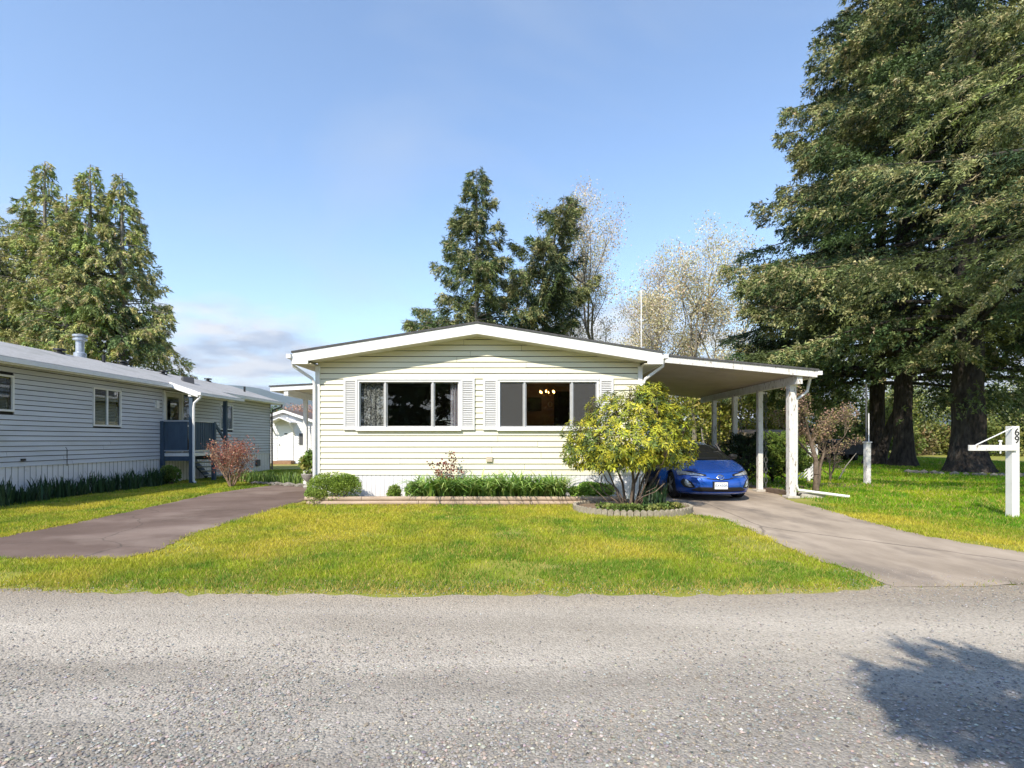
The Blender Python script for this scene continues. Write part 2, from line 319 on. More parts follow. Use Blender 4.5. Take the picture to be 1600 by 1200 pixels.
ground = struct(MB().add([(-9000, -9000, 0), (9000, -9000, 0), (9000, 9000, 0), (-9000, 9000, 0)], [(0, 1, 2, 3)]).build('ground', M_GROUND))

ROAD_EDGE = [(-70, 4.95)] + [GX(x, y) for x, y in ((-600, 914), (-250, 916), (0, 920), (150, 925), (300, 930), (500, 931), (800, 931), (1100, 930), (1300, 924), (1390, 914))] + [(4.9, 5.05), (7.5, 5.0), (70, 4.95)]
road_poly = ragged(ROAD_EDGE, 0.07, 3) + [(70, -3.2), (-70, -3.2)]
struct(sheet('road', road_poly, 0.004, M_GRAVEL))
LD_FAR = [(-19, 4.7), (-12.5, 6.2)] + [GX(x, y) for x, y in ((0, 840), (100, 821), (230, 794), (330, 772), (390, 763), (425, 759))] + [(-7.5, 16.2)]
LD_NEAR = [(-4.62, 16.2), (-4.62, 12.35), GX(478, 781), GX(420, 799), GX(310, 832), GX(240, 862), GX(195, 873), GX(0, 874), (-9.5, 5.6), (-13, 4.7)]
left_drive_poly = ragged(LD_FAR, 0.04, 5) + ragged(LD_NEAR, 0.04, 6)
struct(sheet('driveway', left_drive_poly, 0.008, M_DRIVE_L))
RD_L = [(3.05, 20), (3.05, 12.0)] + [GX(x, y) for x, y in ((1045, 792), (1090, 805), (1130, 811), (1200, 840), (1255, 868), (1330, 892), (1400, 918))] + [(5.0, 4.7)]
RD_R = [(12.5, 4.7), (9.7, 6.15)] + [GX(x, y) for x, y in ((1600, 864), (1450, 839), (1350, 814), (1285, 795), (1235, 783))] + [(6.95, 13.4), (6.95, 20)]
right_drive_poly = ragged(RD_L[:-1], 0.04, 7) + ragged([(4.6, 4.95), (6.5, 4.72), (9.5, 4.7), (12.5, 4.7)], 0.16, 17, .2) + ragged(RD_R[1:], 0.04, 8)
struct(sheet('carport_driveway', right_drive_poly, 0.008, M_DRIVE_R))

# loose stones on the road
def gravel():
    rng = np.random.RandomState(11); n = 40000
    y = 1.9 + 3.75 * rng.rand(n * 3) ** 1.15; x = (rng.rand(n * 3) * 2 - 1) * (y * 1.03 + 0.4)
    dens = 0.25 + 0.75 * np.clip((3.75 - y) / 0.9, 0, 1) * np.clip(1.15 - (x + 1.5) * 0.16, 0.25, 1) + 0.35 * np.clip((y - 4.35) / 0.4, 0, 1)
    dens *= np.clip(fnoise(x, y, 1.3, 4) * 2.4 - 0.45, 0.12, 1); dens = np.maximum(dens, .95 * (x > 3.4) * np.clip((y - 4.1) / .4, 0, 1) * np.clip((5.65 - y) / .5, 0, 1))
    k = (rng.rand(n * 3) < dens) & (y < np.where(x > 3.4, 5.65, 5.2)); x, y = x[k][:n], y[k][:n]; n = len(x)
    r = (0.0040 + 0.0085 * rng.rand(n) ** 2.6) * np.clip(0.85 + (3.6 - y) * 0.12, 0.7, 1.1)
    O = np.array([(1, 0, 0), (0, 1, 0), (-1, 0, 0), (0, -1, 0), (0, 0, .62)], float)
    Fo = np.array([(0, 1, 4), (1, 2, 4), (2, 3, 4), (3, 0, 4)])
    a = rng.rand(n) * 6.28; c, s = np.cos(a), np.sin(a)
    V = O[None] * r[:, None, None] * (0.6 + 0.7 * rng.rand(n, 5, 1))
    X = V[..., 0] * c[:, None] - V[..., 1] * s[:, None]; Y = V[..., 0] * s[:, None] + V[..., 1] * c[:, None]
    V = np.stack([X + x[:, None], Y + y[:, None], V[..., 2] + 0.006 + r[:, None] * 0.15], -1)
    Fc = Fo[None] + (np.arange(n) * 5)[:, None, None]
    cols = np.repeat(pick([(.40, .39, .37), (.29, .29, .29), (.50, .48, .45), (.36, .31, .26), (.24, .24, .24), (.47, .41, .34)], n, rng, 0.22, 0.86), 5, 0)
    o = fast('gravel', V.reshape(-1, 3), Fc.reshape(-1, 3), leafmat('loose_stone', rough=0.9, trans=0.0, spec=0.2), None, cols)
    tag(o, 'loose grey gravel stones scattered over the road', 'gravel', kind='stuff')
gravel()

BED = [(-4.75, 11.28), (2.5, 11.28), (2.5, 12.1), (-4.75, 12.1)]
PLC = G(990, 799); PLX, PLY, PLR = PLC[0], PLC[1] + 0.15, 1.16      # ring planter
# ------------------------------------------------------------------ grass
def grass(name, label, poly, n, holes, seed, h=(0.03, 0.06), w=0.0055, pow_=1.3, ylim=None, pal=None, yellow=0.42):
    rng = np.random.RandomState(seed); P = np.array(poly); lo, hi = P.min(0), P.max(0); X = []; Y = []; got = 0
    if ylim: lo[1], hi[1] = max(lo[1], ylim[0]), min(hi[1], ylim[1])
    while got < n:
        x = lo[0] + (hi[0] - lo[0]) * rng.rand(n); y = lo[1] + (hi[1] - lo[1]) * rng.rand(n)
        k = inside(poly, x, y) & (rng.rand(n) < (lo[1] / y) ** pow_) & (np.abs(x) < y * 1.12 + 0.6)
        bare = fnoise(x, y, 0.9, seed + 40); edge = np.clip((bare - 0.22) * 6, 0.25, 1); k &= rng.rand(n) < edge
        jx, jy = .055 * rng.randn(2, n)
        for hp in holes: k &= ~inside(hp, x + jx, y + jy)
        ye = np.interp(x, [p[0] for p in ROAD_EDGE], [p[1] for p in ROAD_EDGE]); k &= rng.rand(n) < np.clip((y - ye + .12 + .35 * (fnoise(x, y, 2.2, seed + 60) - .5)) / .32, 0.0, 1) ** 1.5
        X.append(x[k]); Y.append(y[k]); got += k.sum()
        if not k.sum(): break
    x, y = np.concatenate(X)[:n], np.concatenate(Y)[:n]; n = len(x)
    tall = fnoise(x, y, 1.1, seed + 9); L = (h[0] + (h[1] - h[0]) * rng.rand(n)) * (0.55 + 0.95 * tall) * np.clip((y - 4.6) * 1.6 + 0.45, 0.45, 1) * (1 + 0.03 * np.clip(y - 8, 0, 20))
    a = rng.rand(n) * 6.28; lean = 0.35 + 0.5 * rng.rand(n)
    d = np.stack([np.cos(a) * lean, np.sin(a) * lean, np.ones(n)], 1); d = unit(d)
    b = rng.rand(n) * 6.28; ww = w * (0.7 + 0.6 * rng.rand(n)) * np.clip(y / 7, 0.7, 3); s = np.stack([np.cos(b), np.sin(b), 0 * b], 1) * ww[:, None]
    base = np.stack([x, y, 0 * x], 1)
    V = np.stack([base - s, base + s, base + d * L[:, None]], 1)
    t = np.clip((fnoise(x, y, 0.75, seed + 3) - 0.5) * 3.2 + yellow - .75 * np.clip((6.4 - y) / .9, 0, 1) * (y < 30), 0, 1)[:, None]; t2 = np.clip((fnoise(x, y, 2.6, seed + 5) - 0.5) * 3 + 0.4, 0, 1)[:, None]
    pal = pal or [(0.17, 0.30, 0.028), (0.38, 0.45, 0.036), (0.56, 0.51, 0.06), (0.58, 0.46, 0.13)]
    g = np.array(pal[0]) * (1 - t2) + np.array(pal[1]) * t2; c = g * (1 - t) + np.array(pal[2]) * t
    dry = (rng.rand(n, 1) < 0.10 + 0.16 * np.clip((fnoise(x, y, 1.5, seed + 7)[:, None] - 0.52) * 5, 0, 1) + 0.3 * np.clip((5.25 - y[:, None]) / 0.5, 0, 1)); c = np.where(dry, np.array(pal[3])[None], c)
    c = np.clip(c * (1 + 0.2 * rng.randn(n, 1)), 0.01, 0.8)
    o = fast(name, V.reshape(-1, 3), np.arange(3 * n).reshape(n, 3), leafmat('grass_blades', rough=0.5, trans=0.42, spec=0.2), None, np.repeat(c, 3, 0))
    tag(o, label, 'grass', kind='stuff')
struct(sheet('bare_soil_strip', ragged([(-4.7, 10.98), (2.0, 10.95)], .06, 41) + [(2.0, 11.25), (-4.7, 11.25)], .006, M_SOIL))
ringp = [(PLX + (PLR + .03) * math.cos(a), PLY + .8 * (PLR + .03) * math.sin(a)) for a in np.linspace(0, 6.28, 30)]
front_poly = [(-13, 4.55), (8, 4.55), (8, 11.26), (-13, 11.26)]
rd_in = left_drive_poly; rr_in = right_drive_poly
road_hole = [(x, y - 0.0) for x, y in road_poly]
grass('lawn_grass', 'yellow green front lawn grass between the two driveways', [(-13, 4.7)] + [(8, 4.7), (8, 11.22), (-4.3, 11.22)] + [(-5.2, 11.5), (-13, 7)], 190000, [rd_in, rr_in, ringp], 21)
left_poly = [(-11.3, 5)] + [(-18, 5), (-18, 9), (-11.4, 9), (-11.35, 24.4), (-7.7, 24.4), (-7.7, 16.2)] + [p for p in LD_FAR[::-1]][1:]
grass('side_lawn_grass', 'green lawn strip between the asphalt drive and the grey house', left_poly, 72000, [rd_in], 22, yellow=0.2)
right_poly = [(7.0, 5), (30, 5), (34, 48), (7.6, 48), (7.6, 13.6), (7.0, 13.4)]
grass('right_lawn_grass', 'bright green lawn under the tall spruces', right_poly, 112000, [rr_in], 23, yellow=-0.35, pow_=1.6, h=(0.045, 0.085), pal=[(0.12, 0.29, 0.012), (0.25, 0.42, 0.014), (0.44, 0.48, 0.02), (0.54, 0.45, 0.12)])

# ------------------------------------------------------------------ wall boards
def siding(parent, mp, a0, a1, z0, z1, pitch, openings, m, top=None, gap=.015):
    z = z0; rj = random.Random(int(a0 * 100) + int(z1 * 10))
    while z < z1 - 0.01:
        zl, zh = z, min(z + pitch - gap, z1); z += pitch
        sp = [(a0, a1)]
        for (o0, o1, p0, p1) in openings:
            if p0 < zh - 0.02 and p1 > zl + 0.02:
                ns = []
                for s, e in sp:
                    if o1 <= s or o0 >= e: ns.append((s, e)); continue
                    if o0 > s: ns.append((s, o0))
                    if o1 < e: ns.append((o1, e))
                sp = ns
        sp2 = []
        for s, e in sp:
            if e - s > 3.2: j_ = s + (e - s) * rj.uniform(.25, .75); sp2 += [(s, j_ - .003), (j_ + .003, e)]
            else: sp2.append((s, e))
        for s, e in sp2:
            if e - s < 0.02: continue
            w1, w2, dd = rj.uniform(-.0025, .0025), rj.uniform(-.0025, .0025), rj.uniform(-.003, .003)
            bl, br, tl, tr = s, e, s, e
            if top:
                c, apex, sl = top
                hb, ht = (apex - zl) / sl, (apex - zh) / sl
                if hb <= 0.02: continue
                bl, br = max(s, c - hb), min(e, c + hb); tl, tr = max(s, c - max(ht, 0.01)), min(e, c + max(ht, 0.01)); zh2 = min(zh, apex)
            else: zh2 = zh
            MB().hexa([mp(bl, zl + w1, 0.0), mp(br, zl + w2, 0.0), mp(br, zl + w2, 0.034 + dd), mp(bl, zl + w1, 0.034 + dd), mp(tl, zh2, 0.0), mp(tr, zh2, 0.0), mp(tr, zh2, 0.012), mp(tl, zh2, 0.012)]).build('siding_board', m, parent)
def wall_panel(mb, mp, a0, a1, z0, z1, openings, thick):
    ax = sorted({a0, a1} | {v for o in openings for v in o[:2]}); zx = sorted({z0, z1} | {v for o in openings for v in o[2:]})
    for i in range(len(ax) - 1):
        for j in range(len(zx) - 1):
            ca, cz = (ax[i] + ax[i + 1]) / 2, (zx[j] + zx[j + 1]) / 2
            if any(o[0] < ca < o[1] and o[2] < cz < o[3] for o in openings): continue
            A, B, Z0, Z1 = ax[i], ax[i + 1], zx[j], zx[j + 1]
            mb.hexa([mp(A, Z0, -thick), mp(B, Z0, -thick), mp(B, Z0, 0), mp(A, Z0, 0), mp(A, Z1, -thick), mp(B, Z1, -thick), mp(B, Z1, 0), mp(A, Z1, 0)])
def corrugated(name, mp, a0, a1, z0, z1, pitch, m, parent, depth=0.012):
    V = []; Fc = []; a = a0; i = 0
    while a < a1:
        for da, d in ((0, 0.0), (0.16, depth), (0.84, depth), (1.0, 0.0)):
            A = min(a + da * pitch, a1); V += [mp(A, z0, d), mp(A, z1, d)]
        a += pitch
    n = len(V) // 2
    return MB().add(V, [(2 * i, 2 * i + 2, 2 * i + 3, 2 * i + 1) for i in range(n - 1)]).build(name, m, parent)

# ------------------------------------------------------------------ main house
HY0, HY1 = 12.1, 27.0; HX0, HX1 = -4.583, 3.025; HC = -0.80; SL = 0.16; APEX = 4.114
fx = lambda a, z, d: (a, HY0 - d, z)
def fX(px): return (px - 800) * HY0 / FPX
def fZ(py): return CAM_H + (HOR - py) * HY0 / FPX
house = thing('mobile_home', 'cream sided mobile home with low gable and white shutters', 'house', (HC, HY0, 0))
W1 = (fX(562), fX(717), fZ(667), fZ(597)); W2 = (fX(781), fX(932), fZ(667), fZ(597))
ops = [W1, W2]; ZB = fZ(742)
mb = MB(); wall_panel(mb, fx, HX0 + .01, HX1 - .01, 0.02, 3.15, ops, 0.1)
mb.prism([(HX0 + .01, HY0, 3.15), (HX1 - .01, HY0, 3.15), (HC, HY0, APEX - 0.34)], (0, 0.1, 0))
mb.build('front_wall', M_LAP_SHADE, house)
M_INT = mat('tan_interior_wall', (0.46, 0.37, 0.29), (0.42, 0.33, 0.26), scale=2, rough=0.8)
mb = MB(); mb.box(HX0 + .01, HX0 + .11, HY0 + .1, HY1, 0.02, 3.15); mb.box(HX1 - .11, HX1 - .01, HY0 + .1, HY1, 0.02, 3.15); mb.box(HX0 + .11, HX1 - .11, HY1 - .1, HY1, 0.02, 3.15)
mb.build('side_walls', M_LAP_SHADE, house)
mb = MB(); mb.box(HX0 + .12, HX1 - .12, 15.0, 15.1, 0.62, 3.0); mb.box(-0.75, -0.65, HY0 + .15, 15.0, 0.62, 3.0); mb.box(HX0 + .12, HX1 - .12, HY0 + .11, 15.1, 3.0, 3.05)
mb.build('interior_walls', M_INT, house)
box('interior_floor', HX0 + .12, HX1 - .12, HY0 + .11, 15.1, 0.56, 0.62, mat('dark_carpet', (0.07, 0.055, 0.045), (0.10, 0.08, 0.06), scale=20, rough=1), house)
box('interior_doorway', 1.23, 2.1, 14.96, 14.99, 0.63, 2.85, mat('painted_hall_dark', (0.012, 0.012, 0.014), rough=0.6), house)  # flat panel on the wall, the hall's darkness put into its colour
shut = [(fX(538), fX(559.5)), (fX(720), fX(742)), (fX(755), fX(778)), (fX(936), fX(958))]
SZ0, SZ1 = fZ(672), fZ(591.5)
siding(house, fx, HX0, HX1, ZB, 3.95, 8.83 * HY0 / FPX, [(W1[0] - .03, W1[1] + .03, W1[2] - .02, W1[3] + .05), (W2[0] - .03, W2[1] + .03, W2[2] - .02, W2[3] + .05)], M_SIDING, top=(HC, APEX - 0.2, SL))
siding(house, lambda a, z, d: (HX1 + d - .008, a, z), HY0 + .02, HY1, ZB, 3.1, 0.1336, [], M_SIDING)
siding(house, lambda a, z, d: (HX0 - d + .008, a, z), HY0 + .02, HY1, ZB, 3.1, 0.1336, [], M_SIDING)
corrugated('skirting', lambda a, z, d: (a, HY0 - .004 - d, z), HX0 + .01, HX1 - .01, 0.0, ZB + .005, 0.105, M_SKIRT, house)
for x in (HX0, HX1):
    s = -1 if x == HX0 else 1
    MB().box(x - .05 if s < 0 else x - .055, x + .055 if s < 0 else x + .05, HY0 - .045, HY0 + .06, 0.03, 3.17).build('corner_board', M_TRIM, house)
# windows
def front_window(W, divs, blinds):
    x0, x1, z0, z1 = W; t = 0.045
    mb = MB(); y0, y1 = HY0 - .05, HY0 + .06
    mb.box(x0 - t, x1 + t, y0, y1, z1, z1 + t); mb.box(x0 - t, x1 + t, y0 - .01, y1, z0 - t, z0); mb.box(x0 - t, x0, y0, y1, z0, z1); mb.box(x1, x1 + t, y0, y1, z0, z1)
    w = mb.build('window', M_TRIM, house)
    box('head_trim', x0 - t - .01, x1 + t + .01, y0 - .02, HY0 - .02, z1 + t + .004, z1 + t + .07, M_TRIM, w)
    box('sill', x0 - t - .02, x1 + t + .02, y0 - .05, HY0 - .02, z0 - t - .05, z0 - t - .004, M_TRIM, w)
    xs = [x0] + divs + [x1]
    for d in divs: box('mullion', d - .022, d + .022, y0 + .012, y1 - .01, z0 + .002, z1 - .002, M_ALU, w)
    for i in range(3):
        a, b = xs[i] + (.024 if i else .003), xs[i + 1] - (.024 if i < 2 else .003)
        fr = MB(); e = .022; ya, yb = HY0 + .0, HY0 + .025
        for q in ((a, b, z1 - e, z1 - .003), (a, b, z0 + .003, z0 + e), (a, a + e, z0 + e, z1 - e), (b - e, b, z0 + e, z1 - e)): fr.box(q[0], q[1], ya, yb, q[2], q[3])
        fr.build('sash_frame', M_ALU, w)
        box('pane', a + e, b - e, HY0 + .010, HY0 + .015, z0 + e, z1 - e, M_GLASS, w)
        if blinds[i] == 'screen': box('insect_screen', a + e, b - e, HY0 - .012, HY0 - .009, z0 + e, z1 - e, M_SCREEN, w)
    return w
w1 = front_window(W1, [fX(602.5), fX(676.5)], [0, 0, 0])
w2 = front_window(W2, [fX(819.5), fX(893.5)], ['screen', 0, 'screen'])
def drape(name, x0, x1, y, z0, z1, m, parent, folds=9, amp=0.03):
    n = 60; V = []; 
    for i in range(n + 1):
        a = x0 + (x1 - x0) * i / n; yy = y + amp * math.sin(i / n * folds * 6.28); V += [(a, yy, z0), (a, yy, z1)]
    return MB().add(V, [(2 * i, 2 * i + 2, 2 * i + 3, 2 * i + 1) for i in range(n)]).build(name, m, parent, smooth=True)
M_LACE = mat('patterned_curtain', (0.16, 0.13, 0.13), (0.80, 0.66, 0.62), scale=26, rough=0.9, lo=0.44, hi=0.56, detail=2)
drape('patterned_curtain', W1[0] + .01, fX(600), HY0 + .11, W1[2], W1[3], M_LACE, w1, 5, .02)
drape('pink_curtain', fX(703), W1[1] - .01, HY0 + .11, W1[2], W1[3], mat('pink_curtain', (0.80, 0.66, 0.70), (0.74, 0.60, 0.64), scale=4, rough=0.9), w1, 3, .025)
M_SHUT = mat('pale_grey_shutter', (.66, .66, .66), (.61, .61, .61), scale=4, rough=.5)
for a, b in shut:
    mb = MB(); e = .05; y0, y1 = HY0 - .065, HY0 - .026
    for q in ((a, b, SZ1 - .07, SZ1), (a, b, SZ0, SZ0 + .08), (a, a + e, SZ0 + .08, SZ1 - .07), (b - e, b, SZ0 + .08, SZ1 - .07)): mb.box(q[0], q[1], y0, y1, q[2], q[3])
    sh = mb.build('shutter', M_SHUT, house)
    n = 25; lv = MB(); z = SZ0 + .08; st = (SZ1 - .07 - z) / n
    for i in range(n):
        c = z + st * (i + .5); lv.hexa([(a + e, y0 + .006, c - st * .42), (b - e, y0 + .006, c - st * .42), (b - e, y1 - .004, c + st * .3), (a + e, y1 - .004, c + st * .3), (a + e, y0 + .006, c - st * .2), (b - e, y0 + .006, c - st * .2), (b - e, y1 - .004, c + st * .52), (a + e, y1 - .004, c + st * .52)])
    lv.build('louvre_slats', M_SHUT, sh)
    box('louvre_gap_shade', a + e, b - e, y1 - .003, y1 + .001, SZ0 + .08, SZ1 - .07, M_DARKGREY, sh)  # dark panel behind the slats, paints the shade in the louvre gaps
# roof
RY0 = HY0 - 0.45; XL, XR = HC - 4.19, HC + 4.22
def rz(x): return APEX - SL * abs(x - HC)
for nm, xa, xb in (('roof', XL - .03, HC), ('roof', HC, XR + .03)):
    MB().hexa([(xa, RY0 - .02, rz(xa) - .03), (xb, RY0 - .02, rz(xb) - .03), (xb, HY1 + .3, rz(xb) - .03), (xa, HY1 + .3, rz(xa) - .03), (xa, RY0 - .02, rz(xa) + .012), (xb, RY0 - .02, rz(xb) + .012), (xb, HY1 + .3, rz(xb) + .012), (xa, HY1 + .3, rz(xa) + .012)]).build(nm, M_ROOF_DARK, house)
for xa, xb in ((XL, HC - .001), (HC + .001, XR)):
    MB().hexa([(xa, RY0, rz(xa) - .265), (xb, RY0, rz(xb) - .265), (xb, RY0 + .03, rz(xb) - .265), (xa, RY0 + .03, rz(xa) - .265), (xa, RY0, rz(xa) - .032), (xb, RY0, rz(xb) - .032), (xb, RY0 + .03, rz(xb) - .032), (xa, RY0 + .03, rz(xa) - .032)]).build('rake_board', M_FASCIA, house)
    MB().hexa([(xa, RY0 + .03, rz(xa) - .26), (xb, RY0 + .03, rz(xb) - .26), (xb, HY0 + .02, rz(xb) - .26), (xa, HY0 + .02, rz(xa) - .26), (xa, RY0 + .03, rz(xa) - .24), (xb, RY0 + .03, rz(xb) - .24), (xb, HY0 + .02, rz(xb) - .24), (xa, HY0 + .02, rz(xa) - .24)]).build('soffit', M_SOFFIT, house)
for s, xe, xw in ((-1, XL, HX0), (1, XR, HX1)):
    a, b = sorted((xe, xw + s * .002)); zb = rz(xe) - .28
    box('eave_box', a, b, RY0 + .032, HY1 + .3, zb, zb + .02, M_SOFFIT, house)
    box('eave_fascia', *sorted((xe, xe + s * .025)), RY0 + .001, HY1 + .3, zb, zb + .2, M_FASCIA, house)
    box('eave_return', *sorted((xe + s * -.002, xw + s * .06)), RY0 - .015, RY0 + .031, zb - .005, zb + .11, M_FASCIA, house)
    g = MB(); gx0, gx1 = sorted((xe + s * .027, xe + s * .125)); g.box(gx0, gx1, RY0 - .06, HY1 + .3, zb + .12, zb + .215); g.build('gutter', M_TRIM, house)
    MB().tube([(xe + s * .06, RY0 + .1, zb + .13), (xe + s * .05, RY0 + .14, zb - .03), (xw + s * .10, HY0 - .1, zb - .30), (xw + s * .055, HY0 - .09, zb - .42), (xw + s * .055, HY0 - .09, .08), (xw + s * .10, HY0 - .22, .03)], .036, 8).build('downspout', M_TRIM, house, smooth=True)
box('dryer_vent', fX(760), fX(770), HY0 - .075, HY0 - .01, fZ(722), fZ(713.5), mat('beige_plastic', (0.55, 0.47, 0.36), (0.50, 0.43, 0.33), scale=9, rough=0.6), house, bevel=.01)
# antenna mast on the back of the roof
an = thing('antenna_mast', 'thin white mast rising behind the roof before the blossom trees', 'antenna', (D(1002, 560, 26.5)[0], 26.5, 3.4))
MB().tube([(an.location.x, 26.5, 3.3), (an.location.x, 26.5, D(1002, 453, 26.5)[2])], .028, 6).build('mast', M_TRIM, an); box('bracket', an.location.x - .06, an.location.x + .06, 26.44, 26.56, rz(an.location.x) + .0, 3.62, M_DARKGREY, an)

# things seen through the right window
cx, cy = D(855, 610, 13.9)[0], 13.9
ch = thing('chandelier', 'lit brass chandelier seen through the right window', 'chandelier', (cx, cy, 3.0))
M_BRASS = mat('brass', (0.55, 0.33, 0.12), rough=0.3, metal=0.9); M_BULB = emit('warm_bulb', (1.0, 0.42, 0.12), 14)
MB().tube([(cx, cy, 3.0), (cx, cy, 2.72)], .008, 6).lathe([(.02, -.1), (.05, -.05), (.02, 0), (.03, .1)], (cx, cy, 2.72), 10).build('stem', M_BRASS, ch)
for i in range(6):
    a = i * math.pi / 3 + .3; p = (cx + .2 * math.cos(a), cy + .2 * math.sin(a), 2.70)
    MB().tube([(cx, cy, 2.68), (cx + .1 * math.cos(a), cy + .1 * math.sin(a), 2.62), p], .008, 5).build('arm', M_BRASS, ch)
    MB().lathe([(.006, 0), (.018, .02), (.016, .045), (.003, .075)], p, 8).build('bulb', M_BULB, ch)
    MB().lathe([(.003, -.09), (.012, -.07), (.003, -.05)], p, 6).build('crystal_drop', M_GLASS, ch)
pf = thing('picture_frame', 'dark framed picture on the wall behind the right window', 'picture', (D(835, 632, 14.98)[0], 14.98, 2.2))
a, b = D(825, 642, 14.98), D(846, 621, 14.98)
mb = MB(); e = .045
for q in ((a[0], b[0], b[2] - e, b[2]), (a[0], b[0], a[2], a[2] + e), (a[0], a[0] + e, a[2] + e, b[2] - e), (b[0] - e, b[0], a[2] + e, b[2] - e)): mb.box(q[0], q[1], 14.95, 14.995, q[2], q[3])
mb.build('frame', M_BLACK, pf); box('canvas', a[0] + e, b[0] - e, 14.975, 14.99, a[2] + e, b[2] - e, mat('dim_landscape_print', (0.03, 0.06, 0.06), (0.10, 0.12, 0.10), scale=7, rough=0.7), pf)
c = D(859.5, 632, 14.97); wr = MB(); pts = [(c[0] + .055 * math.cos(t), 14.97, c[2] + .075 * math.sin(t)) for t in np.linspace(0, 6.2832, 17)]
tag(wr.tube(pts, .02, 6).build('wall_ornament', M_TRIM), 'small white oval ring ornament beside the dark framed picture', 'ornament')
# ------------------------------------------------------------------ carport
cp = thing('carport', 'lean-to carport with peeling white posts beside the cream house', 'carport', (5.0, 12.3, 0))
CY0, CY1 = 12.15, 18.6; CX0, CX1 = 3.47, 7.22
def cz(x): return 3.30 - (x - CX0) / (CX1 - CX0) * 0.36        # underside
def slab(mb, xa, xb, ya, yb, dz0, dz1): return mb.hexa([(xa, ya, cz(xa) + dz0), (xb, ya, cz(xb) + dz0), (xb, yb, cz(xb) + dz0), (xa, yb, cz(xa) + dz0), (xa, ya, cz(xa) + dz1), (xb, ya, cz(xb) + dz1), (xb, yb, cz(xb) + dz1), (xa, yb, cz(xa) + dz1)])
slab(MB(), CX0, CX1 + .05, CY0 - .04, CY1 + .05, .135, .175).build('roof', M_ROOF_DARK, cp)
M_CEIL = mat('yellowed_ceiling_paint', (0.52, 0.43, 0.31), (0.44, 0.36, 0.25), scale=1.3, rough=0.75, c3=(0.36, 0.29, 0.2), s3=0.9, t3=(0.56, 0.75))
n = 26
for i in range(n):
    ya = CY0 + .03 + (CY1 - CY0 - .03) * i / n; yb = CY0 + .03 + (CY1 - CY0 - .03) * (i + 1) / n - .012
    slab(MB(), 3.06, CX1 - .1, ya, yb, 0.0, .018 + .003 * (i % 2)).build('ceiling_board', M_CEIL, cp)
slab(MB(), CX0, CX1 + .02, CY0 - .01, CY0 + .028, -.02, .133).build('front_fascia', M_PEEL, cp)
slab(MB(), CX1 - .06, CX1 + .02, CY0 + .03, CY1, -.03, .133).build('side_fascia', M_PEEL, cp)
slab(MB(), 3.05, CX1 + .02, CY1 + .002, CY1 + .04, -.02, .133).build('back_fascia', M_PEEL, cp)
box('gutter', CX1 + .022, CX1 + .12, CY0 - .05, CY1, cz(CX1) + .03, cz(CX1) + .12, M_TRIM, cp)
PXX = 6.87; zb = cz(PXX) - .005
box('beam', PXX - .06, PXX + .06, CY0 + .06, CY1 - .1, zb - .2, zb, M_PEEL, cp)
for i, y in enumerate((12.6, 14.2, 15.8, 17.4)):
    w = .085 if i == 0 else .065
    box('post', PXX - w, PXX + w, y - w, y + w, 0.06, zb - .2, M_PEEL, cp, bevel=.006)
    box('footing', PXX - .15, PXX + .15, y - .15, y + .15, 0.0, 0.06, M_CONC, cp, bevel=.01)
    if i:
        tr = MB(); x = PXX + .17; z = .1; k = 0
        while z < zb - .32:
            pts = [(x + .045 * math.cos(t) * (1 if k % 2 else .5), y + .045 * math.cos(t) * (.2 if k % 2 else .8), z + .075 + .085 * math.sin(t)) for t in np.linspace(0, 6.2832, 9)]
            tr.tube(pts, .011, 5, cap=False); z += .14; k += 1
        tr.build('hanging_chain', M_DARKGREY, cp)
        MB().bar((PXX + .05, y, zb - .24), (x + .03, y, zb - .24), .04, .05).build('chain_bracket', M_PEEL, cp)
MB().tube([(CX1 + .07, 12.5, cz(CX1) + .05), (CX1 + .02, 12.56, 2.62), (PXX + .13, 12.6, 2.42), (PXX + .125, 12.6, .34), (PXX + .16, 12.58, .2), (7.55, 12.55, .13), (8.2, 12.45, .05)], .036, 8).build('downspout', M_TRIM, cp, smooth=True)
tag(MB().bar(G(1247, 777), G(1284, 777), .35, .24).build('concrete_block', M_CONC, bevel=.02), 'long concrete block on the grass beside the front carport post', 'concrete block')
tag(MB().bar((7.0, 14.0, .06), (7.12, 12.75, .06), .14, .13).build('curb_timber', mat('dark_timber', (.10, .07, .055), (.16, .12, .09), scale=7, rough=.9)), 'dark timber kerb between the first two carport posts', 'timber')

# ------------------------------------------------------------------ covered side porch of the cream house
sp = thing('side_porch', 'white covered porch on the left side of the cream house', 'porch', (-5.6, 15, 0))
py0, py1 = 14.4, 18.5; pxl = -6.80
def pz(x): return 2.93 + (x - pxl) * 0.055
def pslab(xa, xb, ya, yb, d0, d1): return MB().hexa([(xa, ya, pz(xa) + d0), (xb, ya, pz(xb) + d0), (xb, yb, pz(xb) + d0), (xa, yb, pz(xa) + d0), (xa, ya, pz(xa) + d1), (xb, ya, pz(xb) + d1), (xb, yb, pz(xb) + d1), (xa, yb, pz(xa) + d1)])
pslab(pxl - .03, HX0 - .03, py0 - .03, py1, .0, .03).build('roof', M_ROOF_DARK, sp)
pslab(pxl, HX0 - .03, py0, py0 + .03, -.13, -.002).build('front_fascia', M_FASCIA, sp)
pslab(pxl, pxl + .03, py0 + .031, py1, -.13, -.002).build('side_fascia', M_FASCIA, sp)
pslab(pxl + .031, HX0 - .03, py0 + .031, py1, -.09, -.07).build('ceiling', M_SOFFIT, sp)
bx = -6.37; zz = pz(bx) - .13
box('beam', bx - .06, bx + .06, py0 + .03, py1, zz - .14, zz + .035, M_WHITE, sp)
for y in (15.8, 18.3): box('post', bx - .055, bx + .055, y - .055, y + .055, 0, zz - .14, M_WHITE, sp)
